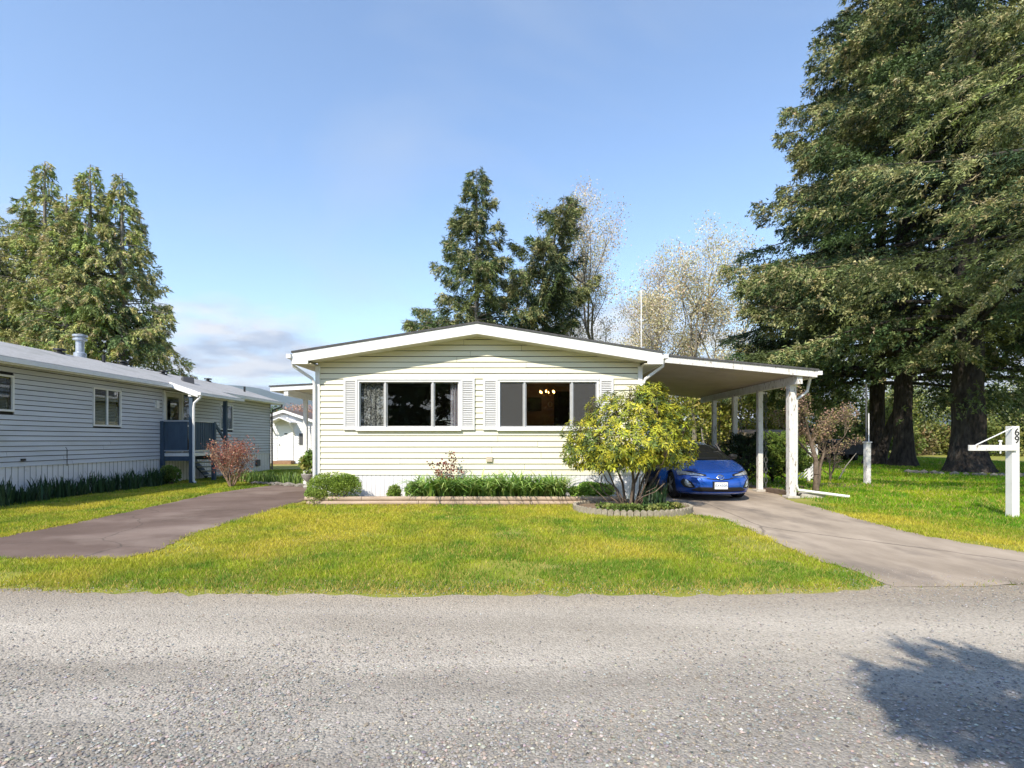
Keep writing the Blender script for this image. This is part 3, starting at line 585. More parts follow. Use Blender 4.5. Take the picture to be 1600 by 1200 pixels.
box('deck', bx - .08, HX0 - .03, 15.7, 18.4, .85, .98, M_WHITE, sp)
box('deck_skirt', bx - .02, HX0 - .03, 15.9, 15.93, 0, .85, M_WHITE, sp)
box('top_rail', bx + .06, HX0 - .03, 15.74, 15.82, 1.86, 1.91, M_WHITE, sp); box('bottom_rail', bx + .06, HX0 - .03, 15.75, 15.81, 1.06, 1.10, M_WHITE, sp)
x = bx + .16
while x < HX0 - .08: box('baluster', x - .018, x + .018, 15.76, 15.80, 1.101, 1.859, M_WHITE, sp); x += .13

# ------------------------------------------------------------------ neighbouring house
NX, NY0, NY1 = -11.48, 8.0, 24.25; NZS, NZT = .81, 3.22; NRX, NRZ = -13.45, 4.02
nh = thing('neighbour_house', 'long grey blue sided mobile home with blue porch', 'house', (NX - 2, 16, 0))
nm = lambda a, z, d: (NX + d, a, z)
def nY(px): return -NX * FPX / (800 - px)
def nZ(px, py): return CAM_H + (HOR - py) * nY(px) / FPX
NW = [(10.65, nY(17), 2.12, 2.86), (nY(146), nY(186), nZ(166, 664), nZ(166, 610)), (nY(344), nY(362), nZ(353, 670), nZ(353, 634))]
ND = (nY(257), nY(299), 1.0, 3.02)
mb = MB(); wall_panel(mb, nm, NY0, NY1 - .01, 0.02, NZT, NW + [ND], .1)
mb.build('side_wall', M_LAP_SHADE, nh)
mb = MB(); mb.box(-15.43, NX - .101, NY0 + .001, NY0 + .1, .02, NZT); mb.box(-15.43, NX - .101, NY1 - .11, NY1 - .012, .02, NZT); mb.box(-15.44, -15.431, NY0, NY1, .02, NZT)
for y in (NY0 + .002, NY1 - .112): mb.prism([(-15.43, y, NZT), (NX - .1, y, NZT), (NRX, y, NRZ - .1)], (0, .098, 0))
mb.build('end_walls', M_NSIDE, nh)
box('interior_floor', -15.4, NX - .11, NY0 + .15, NY1 - .15, .6, .66, M_INT, nh)
box('interior_partition', -12.9, -12.85, NY0 + .2, NY1 - .2, .67, 3.0, mat('pale_interior', (.30, .27, .23), (.26, .24, .2), scale=2, rough=.8), nh)
siding(nh, nm, NY0, NY1, NZS, 3.16, .1205, [(w[0] - .05, w[1] + .05, w[2] - .04, w[3] + .04) for w in NW] + [(ND[0] - .1, ND[1] + .06, .9, 3.1)], M_NSIDE, gap=.016)
corrugated('skirting', lambda a, z, d: (NX - .002 + d, a, z), NY0, NY1 - .01, 0.0, NZS + .004, .15, M_SKIRT, nh, .008)
box('corner_board', NX - .06, NX + .035, NY1 - .008, NY1 + .03, .03, NZT, M_DARKGREY, nh)
M_BLIND = mat('white_blind', (.62, .62, .60), rough=.6)
for i, (a, b, z0, z1) in enumerate(NW):
    t = .045; mb = MB(); x0, x1 = NX - .05, NX + .045
    for q in ((a - t, b + t, z1, z1 + t), (a - t, b + t, z0 - t, z0), (a - t, a, z0, z1), (b, b + t, z0, z1)): mb.box(x0, x1, q[0], q[1], q[2], q[3])
    w = mb.build('window', M_TRIM, nh); mid = (a + b) / 2
    box('mullion', NX - .02, NX + .03, mid - .025, mid + .025, z0 + .002, z1 - .002, M_TRIM, w)
    for qa, qb in ((a + .01, mid - .026), (mid + .026, b - .01)): box('pane', NX + .004, NX + .009, qa, qb, z0 + .005, z1 - .005, M_GLASS, w)
    bl = MB(); k = 22
    for j in range(k): zc = z0 + (z1 - z0) * (j + .5) / k; bl.hexa([(NX - .09, a + .02, zc - .008), (NX - .06, a + .02, zc - .016), (NX - .06, b - .02, zc - .016), (NX - .09, b - .02, zc - .008), (NX - .09, a + .02, zc - .004), (NX - .06, a + .02, zc - .012), (NX - .06, b - .02, zc - .012), (NX - .09, b - .02, zc - .004)])
    bl.build('blind_slats', M_BLIND, w)
a, b, z0, z1 = ND; M_DOORN = mat('cream_door_paint', (.60, .58, .50), (.54, .52, .45), scale=4, rough=.5)
mb = MB()
for q in ((a - .1, a, z0, z1 + .05), (b, b + .06, z0, z1 + .05), (a, b, z1, z1 + .05)): mb.box(NX - .03, NX + .05, *q)
dr = mb.build('door_frame', M_TRIM, nh); ds = a + (b - a) * .62
mb = MB(); mb.box(NX - .03, NX + .0, a + .01, ds, z0 + .01, z0 + .75)
for q in ((a + .01, a + .13, z0 + .75, z1 - .01), (ds - .12, ds, z0 + .75, z1 - .01), (a + .13, ds - .12, z1 - .14, z1 - .01)): mb.box(NX - .03, NX, *q)
dd = mb.build('door', M_DOORN, nh); box('pane', NX - .02, NX - .015, a + .13, ds - .12, z0 + .75, z1 - .14, M_GLASS, dd); MB().tube([(NX, ds - .06, z0 + 1.0), (NX + .06, ds - .06, z0 + 1.0)], .025, 8).build('handle', M_BRASS, dd)
box('sidelight_mullion', NX - .03, NX + .03, ds + .002, ds + .05, z0, z1, M_TRIM, dr); box('sidelight_rail', NX - .03, NX + .02, ds + .051, b - .002, z0 + .9, z0 + .96, M_TRIM, dr); box('sidelight_pane', NX - .01, NX - .005, ds + .05, b, z0 + .01, z1, M_GLASS, dr)
# roof, gutter
NE = NX + .40; nsl = (NRZ - 3.27) / (NRX - NE)
def nroof(x): return NRZ + (x - NRX) * nsl if x > NRX else NRZ + (NRX - x) * nsl
RYa, RYb = NY0 - .3, NY1 + .4
for xa, xb in ((NRX, NE), (2 * NRX - NE, NRX)):
    MB().hexa([(xa, RYa, nroof(xa) - .06), (xb, RYa, nroof(xb) - .06), (xb, RYb, nroof(xb) - .06), (xa, RYb, nroof(xa) - .06), (xa, RYa, nroof(xa)), (xb, RYa, nroof(xb)), (xb, RYb, nroof(xb)), (xa, RYb, nroof(xa))]).build('roof', M_ROOF_GREY, nh)
box('eave_soffit', NX + .002, NE - .03, RYa, RYb, 3.13, 3.15, M_SOFFIT, nh); box('eave_fascia', NE - .028, NE - .003, RYa, RYb, 3.10, 3.205, M_TRIM, nh)
box('gutter', NE - .002, NE + .1, RYa - .02, RYb + .02, 3.13, 3.235, M_TRIM, nh)
for y in (RYa, RYb - .03): MB().hexa([(NRX, y, NRZ - .2), (NE, y, 3.08), (NE, y + .028, 3.08), (NRX, y + .028, NRZ - .2), (NRX, y, NRZ - .062), (NE, y, 3.20), (NE, y + .028, 3.20), (NRX, y + .028, NRZ - .062)]).build('rake_board', M_TRIM, nh)
MB().tube([(NE + .05, RYb - .1, 3.14), (NE + .04, RYb - .1, 3.02), (NX + .1, RYb - .28, 2.85), (NX + .08, RYb - .34, 2.7), (NX + .08, NY1 + .08, .05)], .04, 8).build('downspout', M_DARKGREY, nh, smooth=True)
def roofpt(px, py, yguess):                        # where the view ray meets the slope facing us
    r = Vector(((px - 800) / FPX, 1, (HOR - py) / FPX)); k = (NRZ - nsl * NRX - CAM_H) / (r.z - nsl * r.x); return (r.x * k, k, CAM_H + r.z * k)
c = roofpt(125, 553, 14)
MB().lathe([(.17, -.15), (.17, .02), (.115, .06), (.115, .42), (.19, .44), (.19, .50), (.13, .51), (.13, .55), (.2, .56), (.2, .62), (.03, .66)], c, 16).build('chimney_flue', M_GALV, nh, smooth=True)
for px, py in ((93, 552), (192, 570), (255, 585), (325, 596)):
    c = roofpt(px, py, 14); MB().lathe([(.14, -.08), (.13, .03), (.06, .04), (.06, .08), (.16, .09), (.15, .13), (.02, .15)], c, 12).build('roof_vent', M_BLACK, nh, smooth=True)
c = roofpt(293, 597, 14); MB().lathe([(.26, -.1), (.24, .16), (.22, .18)], c, 4).build('roof_hatch', M_DARKGREY, nh)
for px, py in ((162, 566), (382, 612)): c = roofpt(px, py, 14); MB().tube([(c[0], c[1], c[2] - .1), (c[0], c[1], c[2] + .24)], .045, 8).build('vent_pipe', M_BLACK, nh)
# porch
QX = -10.45; QA, QB = 16.7, 17.95; DZ = 1.0
box('porch_deck', NX + .03, QX, QA, QB + .0, DZ - .1, DZ, M_WHITE, nh)
for y in (QA + .05, QB - .05): box('deck_joist', NX + .03, QX - .005, y - .04, y + .04, DZ - .25, DZ - .101, M_NAVY, nh)
for x, y, top in ((NX + .09, QA, 2.05), (QX, QA, 2.83), (QX, 18.66, 2.86), (QX, QB, 2.05)): box('porch_post', x - .055, x + .055, y - .055, y + .055, 0, top, M_NAVY, nh)
rl = box('porch_railing', NX + .15, QX - .06, QA - .045, QA + .045, 2.03, 2.075, M_GALV, nh); box('lower_rail', NX + .15, QX - .06, QA - .03, QA + .03, 1.06, 1.10, M_GALV, rl)
x = NX + .2
while x < QX - .09: box('board', x - .05, x + .052, QA - .012, QA + .012, 1.101, 2.029, M_NAVY, rl); x += .107
rl = box('porch_railing', QX - .04, QX + .04, QA + .06, QB - .06, 2.03, 2.075, M_GALV, nh); box('lower_rail', QX - .03, QX + .03, QA + .06, QB - .06, 1.06, 1.10, M_GALV, rl)
y = QA + .13
while y < QB - .1: box('board', QX - .012, QX + .012, y - .045, y + .045, 1.101, 2.029, M_NAVY, rl); y += .125
MB().bar((QX, QB + .05, 2.0), (QX, 19.0, 1.1), .05, .09).build('stair_rail', M_NAVY, nh)
st = MB().bar((QX - .06, QB + .02, DZ - .08), (QX - .06, 19.1, .08), .045, .2).bar((NX + .12, QB + .02, DZ - .08), (NX + .12, 19.1, .08), .045, .2).build('porch_stairs', M_NAVY, nh)
for i in range(5): zt = DZ - .17 * (i + 1); box('tread', NX + .15, QX - .09, QB + .03 + .22 * i, QB + .29 + .22 * i, zt - .04, zt, M_WHITE, st)
AX, AZ = QX + .28, 2.93
MB().hexa([(NE - .05, QA - .12, 3.25), (AX, QA - .12, AZ), (AX, 19.3, AZ), (NE - .05, 19.3, 3.25), (NE - .05, QA - .12, 3.31), (AX, QA - .12, AZ + .06), (AX, 19.3, AZ + .06), (NE - .05, 19.3, 3.31)]).build('porch_roof', M_ROOF_GREY, nh)
MB().hexa([(NE + .0, QA - .14, 3.14), (AX, QA - .14, AZ - .11), (AX, QA - .122, AZ - .11), (NE + .0, QA - .122, 3.14), (NE + .0, QA - .14, 3.31), (AX, QA - .14, AZ + .07), (AX, QA - .122, AZ + .07), (NE + .0, QA - .122, 3.31)]).build('porch_rake_board', M_TRIM, nh)
box('porch_beam', QX - .05, QX + .05, QA - .1, 19.2, 2.845, 2.925, M_WHITE, nh); box('porch_gutter', AX + .002, AX + .09, QA - .13, 19.3, AZ - .05, AZ + .05, M_TRIM, nh)
MB().tube([(AX + .05, QA - .05, AZ - .03), (AX + .03, QA - .06, AZ - .12), (QX + .13, QA - .07, AZ - .3), (QX + .11, QA - .07, AZ - .45), (QX + .11, QA - .07, .1), (QX + .2, QA - .1, .04)], .04, 8).build('porch_downspout', M_TRIM, nh, smooth=True)
c = (NX, nY(243)); box('porch_light', NX + .015, NX + .09, c[1] - .06, c[1] + .06, nZ(243, 638), nZ(243, 626), M_TRIM, nh)
box('utility_meter', NX + .012, NX + .11, nY(401) - .15, nY(401) + .15, nZ(401, 728), nZ(401, 718), M_DARKGREY, nh, bevel=.02)
MB().lathe([(.05, 0), (.05, .05)], (NX + .05, nY(33), nZ(33, 720)), 10).build('hose_tap', M_BLACK, nh)
MB().tube([(NX + .03, nY(103), NZS - .05), (NX + .03, nY(103), 1.18), (NX + .02, nY(103) - .03, 1.24)], .008, 5).build('cable', M_BLACK, nh)

# ------------------------------------------------------------------ white shed at the back
SY = 30.7; shx = lambda px: (px - 800) * SY / FPX; shz = lambda py: CAM_H + (HOR - py) * SY / FPX
sd = thing('garden_shed', 'white gabled shed with a canopy over its door', 'shed', (shx(447), SY, 0))
sx0, sx1, sc = shx(398), shx(496), shx(446); M_SHED = mat('white_shed_siding', (.74, .74, .76), (.66, .66, .68), scale=3, rough=.6)
sw = shz(660); ap = shz(643); ssl = (ap - sw) / (sx1 - sc)
mb = MB().box(sx0, sx1, SY, SY + 5, 0.01, sw); mb.prism([(sx0, SY + .001, sw), (sx1, SY + .001, sw), (sc, SY + .001, ap)], (0, 4.99, 0)); mb.build('wall', M_SHED, sd)
dx0, dx1 = shx(435), shx(458.5); sw0, sw1 = shx(468), shx(474); DT = shz(665)
siding(sd, lambda a, z, d: (a, SY - d, z), sx0, sx1, .05, ap - .1, .15, [(dx0 - .06, dx1 + .06, 0, DT + .06), (sw0 - .04, sw1 + .04, shz(696), shz(676))], M_SHED, top=(sc, ap - .02, ssl))
for xa, xb in ((sx0 - .25, sc), (sc, sx1 + .25)):
    zz = lambda x: ap + .05 - ssl * abs(x - sc)
    MB().hexa([(xa, SY - .3, zz(xa)), (xb, SY - .3, zz(xb)), (xb, SY + 5.2, zz(xb)), (xa, SY + 5.2, zz(xa)), (xa, SY - .3, zz(xa) + .07), (xb, SY - .3, zz(xb) + .07), (xb, SY + 5.2, zz(xb) + .07), (xa, SY + 5.2, zz(xa) + .07)]).build('roof', mat('brown_shingle', (.10, .075, .06), (.16, .12, .1), scale=8, rough=.9), sd)
    MB().hexa([(xa, SY - .33, zz(xa) - .12), (xb, SY - .33, zz(xb) - .12), (xb, SY - .302, zz(xb) - .12), (xa, SY - .302, zz(xa) - .12), (xa, SY - .33, zz(xa) + .04), (xb, SY - .33, zz(xb) + .04), (xb, SY - .302, zz(xb) + .04), (xa, SY - .302, zz(xa) + .04)]).build('rake_board', M_TRIM, sd)
d_ = box('door', dx0, dx1, SY - .04, SY - .002, .22, DT, M_TRIM, sd, bevel=.008); box('letter_slot', shx(445), shx(449.5), SY - .05, SY - .041, shz(679), shz(677), M_BLACK, d_); MB().tube([(dx0 + .09, SY - .04, 1.15), (dx0 + .09, SY - .1, 1.15)], .03, 8).build('handle', M_BLACK, d_)
box('door_step', dx0 - .1, dx1 + .1, SY - .6, SY - .05, 0, .2, mat('brown_wood', (.26, .14, .08), (.33, .2, .12), scale=6, rough=.8), sd)
w_ = box('window', sw0, sw1, SY - .04, SY - .002, shz(695), shz(677), M_DARKGREY, sd)
for s in (-1, 1): MB().hexa([(sc, SY - .85, DT + .42), (sc + s * .68, SY - .85, DT + .12), (sc + s * .68, SY, DT + .12), (sc, SY, DT + .42), (sc, SY - .85, DT + .48), (sc + s * .68, SY - .85, DT + .18), (sc + s * .68, SY, DT + .18), (sc, SY, DT + .48)]).build('door_canopy', M_SHED, sd); MB().bar((sc + s * .58, SY - .75, DT + .1), (sc + s * .58, SY - .03, DT - .55), .06, .06).build('canopy_brace', M_SHED, sd)
box('gable_vent', shx(440), shx(451), SY - .05, SY - .025, shz(655), shz(648), M_TRIM, sd)

# low brown outbuilding behind the carport
ob = thing('outbuilding', 'low brown outbuilding behind the carport with pale roof edge', 'shed', (17, 36, 0))
a, b = D(1175, 690, 36), D(1262, 690, 36); zt = D(0, 682, 36)[2]
box('wall', a[0], b[0], 36, 39, 0, zt, mat('dark_brown_boards', (.10, .07, .05), (.15, .11, .08), scale=5, rough=.9), ob)
MB().hexa([(a[0] - .3, 35.6, zt - .02), (b[0] + .3, 35.6, zt - .02), (b[0] + .3, 39.4, zt + .4), (a[0] - .3, 39.4, zt + .4), (a[0] - .3, 35.6, zt + .22), (b[0] + .3, 35.6, zt + .22), (b[0] + .3, 39.4, zt + .55), (a[0] - .3, 39.4, zt + .55)]).build('roof', mat('pinkish_mossy_roof', (.46, .36, .30), (.30, .24, .19), scale=2.5, rough=.9), ob)

# ------------------------------------------------------------------ number post
p69 = G(1582, 808); PW = .068; px_, py_ = p69[0], p69[1]; zt = D(0, 666, py_)[2]
np_ = thing('number_post', 'white wooden house number post with side arm on the right lawn', 'sign post', (px_, py_, 0))
box('post', px_ - PW, px_ + PW, py_ - PW, py_ + PW, 0, zt, M_WHITE, np_, bevel=.005)
za = D(0, 700, py_)[2]; xl = D(1507, 0, py_)[0]
box('arm', xl, px_ - .02, py_ - PW - .04, py_ - PW - .002, za - .05, za + .055, M_PEEL, np_, bevel=.004)
MB().tube([(xl + .13, py_ - PW - .02, za + .055), (px_ - PW + .02, py_ - PW - .004, zt - .02)], .011, 6).build('brace_rod', M_WHITE, np_)
MB().lathe([(.018, 0), (.018, .06), (.03, .065), (.03, .09)], (xl + .58, py_ - PW - .02, za + .054), 8).build('hook_knob', M_WHITE, np_)
MB().tube([(xl + .58, py_ - PW - .02, za - .05), (xl + .58, py_ - PW - .02, za - .1)], .012, 6).build('hanger', M_WHITE, np_)
def text_mesh(name, s, size, loc, rot, m, parent, ext=.004):
    cu = bpy.data.curves.new(name, 'FONT'); cu.body = s; cu.size = size; cu.extrude = ext; cu.align_x = 'CENTER'; cu.align_y = 'CENTER'
    to = bpy.data.objects.new(name + '_curve', cu); COL.objects.link(to); dg = bpy.context.evaluated_depsgraph_get(); dg.update()
    me = bpy.data.meshes.new_from_object(to.evaluated_get(dg)); bpy.data.objects.remove(to); bpy.data.curves.remove(cu)
    me.transform(Matrix.Translation(loc) @ rot); me.name = name; me.materials.clear(); return link(name, me, m, parent)
RX = Matrix.Rotation(math.radians(90), 4, 'X')
text_mesh('digit', '6', .19, (px_ + .012, py_ - PW - .004, zt - .115), RX, M_BLACK, np_)
text_mesh('digit', '9', .19, (px_ + .012, py_ - PW - .004, zt - .255), RX, M_BLACK, np_)

# grey pole on the right lawn
q = G(1355, 756); bp = thing('garden_pole', 'thin metal pole set in a weathered white post on the lawn', 'pole', q)
box('post', q[0] - .075, q[0] + .075, q[1] - .075, q[1] + .075, 0, D(0, 692, q[1])[2], M_PEEL, bp, bevel=.006); zt = D(0, 692, q[1])[2]
box('cap', q[0] - .1, q[0] + .1, q[1] - .1, q[1] + .1, zt, zt + .04, M_PEEL, bp, bevel=.006)
MB().tube([(q[0] - .03, q[1], zt + .04), (q[0] - .03, q[1], 3.25)], .024, 8).build('pole', M_DARKGREY, bp); MB().tube([(q[0] + .05, q[1], zt + .04), (q[0] + .05, q[1], 2.3)], .018, 6).build('conduit', M_TRIM, bp)
# white lattice screen
lt = thing('lattice_screen', 'white lattice screen standing behind the front carport post', 'trellis', (8.8, 17.6, 0))
la, lb = D(1243, 0, 17.6)[0], D(1275, 0, 17.6)[0]; z1 = D(0, 700, 17.6)[2]
for x in (la, (la + lb) / 2 + .1, lb): box('upright', x - .04, x + .04, 17.56, 17.64, 0, z1 + .12, M_WHITE, lt)
x = la + .04
while x < lb - .04:
    k = min(.75, lb - .04 - x); zk = min(k, z1 - .12)
    MB().bar((x, 17.585, .12), (x + zk, 17.585, .12 + zk), .035, .012, up=(0, 1, 0)).build('lattice_strip', M_WHITE, lt); MB().bar((x + zk, 17.612, .12), (x, 17.612, .12 + zk), .035, .012, up=(0, 1, 0)).build('lattice_strip', M_WHITE, lt); x += .12
box('back_panel', (la + lb) / 2 + .14, lb - .041, 17.63, 17.66, .1, z1, M_WHITE, lt)
# dark covered trailer under the spruces
tr = D(1310, 0, 34)[0], D(1352, 0, 34)[0]; ct = thing('covered_trailer', 'dark tarpaulin covered trailer beneath the spruces', 'trailer', ((tr[0] + tr[1]) / 2, 34, 0))
prof = [(tr[0], 34, .45), (tr[1], 34, .45), (tr[1] - .03, 34, 1.2), (tr[1] - .3, 34, 1.45), (tr[0] + .3, 34, 1.5), (tr[0] + .05, 34, 1.25)]
MB().prism(prof, (0, 3.2, 0)).build('tarpaulin', mat('black_tarpaulin', (.02, .022, .03), (.035, .037, .048), scale=3, rough=.5, bump=.5, bscale=4, bdist=.05), ct, bevel=.06)
for y in (35.0, 35.9):
    for x in (tr[0] + .12, tr[1] - .12): MB().tube([(x - .1, y, .32), (x + .1, y, .32)], .32, 16).build('wheel', M_BLACK, ct)
# ------------------------------------------------------------------ car
CXC, CYF = 4.77, 11.68
car = thing('parked_car', 'shiny blue hatchback parked nose out under the carport', 'car', (CXC, CYF + 2.2, 0.013))
ZT = np.array([.17, .22, .30, .42, .52, .60, .66, .71, .77, .84, .90, .94, 1.08, 1.22, 1.32, 1.37, 1.395])
YF = np.array([.12, .04, .00, .00, .02, .07, .14, .25, .48, .78, 1.06, 1.20, 1.56, 1.95, 2.30, 2.55, 2.80])
HW = np.array([.80, .84, .865, .878, .88, .88, .878, .874, .87, .865, .85, .82, .775, .72, .665, .61, .5])
YR = np.array([4.32, 4.38, 4.42, 4.44, 4.46, 4.47, 4.47, 4.47, 4.46, 4.44, 4.40, 4.36, 4.18, 3.95, 3.6, 3.35, 3.1])
LF = np.array([.72, .74, .76, .78, .80, .82, .82, .78, .60, .42, .30, .34, .38, .42, .42, .4, .34])
ip = lambda T, z: float(np.interp(z, ZT, T)); nex = lambda z: float(np.interp(z, [.6, .72, .8, 1.4], [2.5, 2.9, 3.8, 3.4]))
def fascia(x, z):                                 # front surface of the body
    w = ip(HW, z); u = min(abs(x) / w, .9995); NEX = nex(z); return CYF + ip(YF, z) + ip(LF, z) * (1 - (1 - u ** NEX) ** (1 / NEX))
def ring(z, n=40):
    w, yf, yr, lf = ip(HW, z), ip(YF, z), ip(YR, z), ip(LF, z); P = []; NEX = nex(z)
    for i in range(n + 1):
        t = -math.pi / 2 + math.pi * i / n; s, c = math.sin(t), math.cos(t)
        P.append((CXC + w * math.copysign(abs(s) ** (2 / NEX), s), CYF + yf + lf * (1 - abs(c) ** (2 / NEX)), z))
    for k in range(1, 14): P.append((CXC + w, CYF + yf + lf + (yr - .35 - yf - lf) * k / 14, z))
    for i in range(1, 20):
        t = math.pi / 2 - math.pi * i / 20; s, c = math.sin(t), math.cos(t)
        P.append((CXC + w * math.copysign(abs(s) ** .7, s), CYF + yr - .35 + .35 * abs(c) ** .7, z))
    for k in range(13, 0, -1): P.append((CXC - w, CYF + yf + lf + (yr - .35 - yf - lf) * k / 14, z))
    return P
def shell(zs):
    mb = MB(); R = [ring(z) for z in zs]; n = len(R[0]); mb.v = [p for r in R for p in r]
    for i in range(len(R) - 1):
        for k in range(n): a, b = i * n + k, i * n + (k + 1) % n; mb.f.append((a, b, b + n, a + n))
    mb.f.append(tuple(range(n))[::-1]); mb.f.append(tuple(range((len(R) - 1) * n, len(R) * n))); return mb
M_BLUE = mat('metallic_blue_paint', (0.012, 0.09, 0.46), (0.014, 0.10, 0.50), scale=3, rough=0.25, metal=0.4, coat=1.0, spec=.5)
M_CARGLASS = mat('tinted_windscreen', (0.012, 0.014, 0.015), rough=0.05, spec=.22)
M_RUBBER = mat('tyre_rubber', (.018, .018, .018), (.03, .03, .03), scale=20, rough=.85); M_CHROME = mat('bright_chrome', (.75, .76, .78), rough=.12, metal=1.0)
M_LAMP = mat('headlamp_lens', (.55, .57, .60), (.25, .27, .3), scale=22, rough=.08, metal=.35, coat=1.0)
M_PLAST = mat('black_plastic', (.012, .012, .013), rough=.45)
body = shell([.17, .19, .22, .26, .30, .36, .42, .47, .52, .56, .60, .63, .66, .685, .71, .735, .77, .80, .84, .87, .90, .925]).build('body', M_BLUE, None, smooth=True)
AXL = (CYF + .93, CYF + 3.62)
cut = MB()
for y in AXL:
    for s in (-1, 1): cut.tube([(CXC + s * .58, y, .335), (CXC + s * 1.1, y, .335)], .365, 28)
cut = cut.build('arch_cutter', M_BLUE)
md = body.modifiers.new('arches', 'BOOLEAN'); md.object = cut; md.operation = 'DIFFERENCE'; md.solver = 'EXACT'
dg = bpy.context.evaluated_depsgraph_get(); dg.update(); nme = bpy.data.meshes.new_from_object(body.evaluated_get(dg)); nme.name = 'body'
bpy.data.objects.remove(body); bpy.data.objects.remove(cut)
while len(nme.materials) > 1: nme.materials.pop()
body = link('body', nme, M_BLUE, car)
shell([.928, .94, .98, 1.03, 1.08, 1.15, 1.22, 1.28, 1.315]).build('greenhouse_glass', M_CARGLASS, car, smooth=True)
shell([1.318, 1.345, 1.37, 1.385, 1.395, 1.40]).build('roof', M_BLUE, car, smooth=True)
for s in (-1, 1):
    pts = []
    for z in np.linspace(.93, 1.325, 9):
        NEX = nex(z); t = math.radians(66); w, yf, lf = ip(HW, z), ip(YF, z), ip(LF, z); pts.append((CXC + s * (w * math.sin(t) ** (2 / NEX) + .004), CYF + yf + lf * (1 - math.cos(t) ** (2 / NEX)) - .004, z))
    MB().tube(pts, .02, 8).build('windscreen_pillar', M_PLAST, car, smooth=True)
    for dy in (1.55, 2.6): 
        p2 = [(CXC + s * (ip(HW, z) + .002), CYF + dy + .25 + (z - .93) * (.5 if dy < 2 else -.1), z) for z in np.linspace(.93, 1.32, 5)]; MB().tube(p2, .03, 6).build('door_pillar', M_PLAST, car)
    m = MB().lathe([(.01, -.07), (.09, -.05), (.115, 0), (.1, .05), (.01, .075)], (CXC + s * .97, CYF + 1.62, 1.0), 12, 1, .75).build('mirror', M_PLAST, car, smooth=True)
    MB().bar((CXC + s * .78, CYF + 1.62, .95), (CXC + s * .9, CYF + 1.62, .97), .06, .04).build('mirror_arm', M_PLAST, m)
def patch(name, s, xs, zlo, zhi, m, parent, off=.006, nx=14, nz=5):
    mb = MB(); X = np.linspace(xs[0], xs[-1], nx)
    for x in X:
        a, b = np.interp(x, xs, zlo), np.interp(x, xs, zhi)
        for j in range(nz): z = a + (b - a) * j / (nz - 1); mb.v.append((CXC + s * x, fascia(x, z) - off, z))
    for i in range(nx - 1):
        for j in range(nz - 1): k = i * nz + j; mb.f.append((k, k + nz, k + nz + 1, k + 1))
    return mb.build(name, m, parent, smooth=True)
for s in (-1, 1):
    h = patch('headlight', s, [.36, .55, .72, .83], [.605, .61, .625, .60], [.622, .665, .70, .705], M_LAMP, car)
    patch('lamp_surround', s, [.30, .5, .72, .845], [.592, .595, .61, .575], [.632, .68, .722, .725], M_PLAST, h, off=.003)
    patch('running_light', s, [.24, .5, .62], [.556, .566, .58], [.566, .582, .588], M_CHROME, h, off=.008)
    f = patch('fog_lamp', s, [.60, .66, .72, .745], [.35, .34, .37, .42], [.36, .46, .52, .44], M_LAMP, car, off=.008)
    patch('fog_lamp_surround', s, [.55, .63, .75, .80], [.33, .31, .33, .42], [.345, .47, .545, .47], M_PLAST, f, off=.004)
patch('lower_grille', 1, [-.62, -.5, .5, .62], [.262, .245, .245, .262], [.285, .345, .345, .285], M_PLAST, car, off=.006, nx=20)
patch('bumper_lip', 1, [-.78, -.6, .6, .78], [.19, .19, .19, .19], [.215, .235, .235, .215], M_BLUE, car, off=.03, nx=24)
patch('hood_gap', 1, [-.6, 0, .6], [.694, .672, .694], [.700, .678, .700], M_PLAST, car, off=.003, nx=24)
patch('nose_recess', 1, [-.3, 0, .3], [.535, .50, .535], [.552, .525, .552], M_PLAST, car, off=.004, nx=20)
for s in (-1, 1):
    seam = []
    for z in np.linspace(.705, .915, 14):
        NEX = nex(z); t = math.radians(57); seam.append((CXC + s * ip(HW, z) * math.sin(t) ** (2 / NEX), CYF + ip(YF, z) + ip(LF, z) * (1 - math.cos(t) ** (2 / NEX)) - .001, z + .001))
    MB().tube(seam, .006, 5).build('hood_seam', M_PLAST, car)
def ellipse(rx, rz_, cz_, t, off=.02): return MB().tube([(CXC + rx * math.cos(a), fascia(rx * math.cos(a), cz_ + rz_ * math.sin(a)) - off, cz_ + rz_ * math.sin(a)) for a in np.linspace(0, 6.2832, 25)], t, 6, cap=False)
em = ellipse(.075, .05, .575, .008).build('emblem', M_CHROME, car, smooth=True)
ellipse(.05, .02, .598, .006, .022).build('emblem_crossbar_loop', M_CHROME, em, smooth=True); ellipse(.024, .046, .575, .006, .022).build('emblem_inner_loop', M_CHROME, em, smooth=True)
yp = CYF - .03; pl = box('number_plate', CXC - .155, CXC + .145, yp, yp + .012, .305, .462, M_TRIM, car, bevel=.004)
text_mesh('plate_characters', 'EX430R', .085, (CXC - .005, yp - .002, .385), RX, mat('plate_blue', (.05, .14, .26), rough=.5), pl, .001)
box('plate_bracket', CXC - .19, CXC + .16, yp + .013, yp + .05, .30, .48, M_PLAST, car)
box('inspection_sticker', CXC - .44, CXC - .36, CYF + 1.72, CYF + 1.73, 1.10, 1.18, M_TRIM, car)
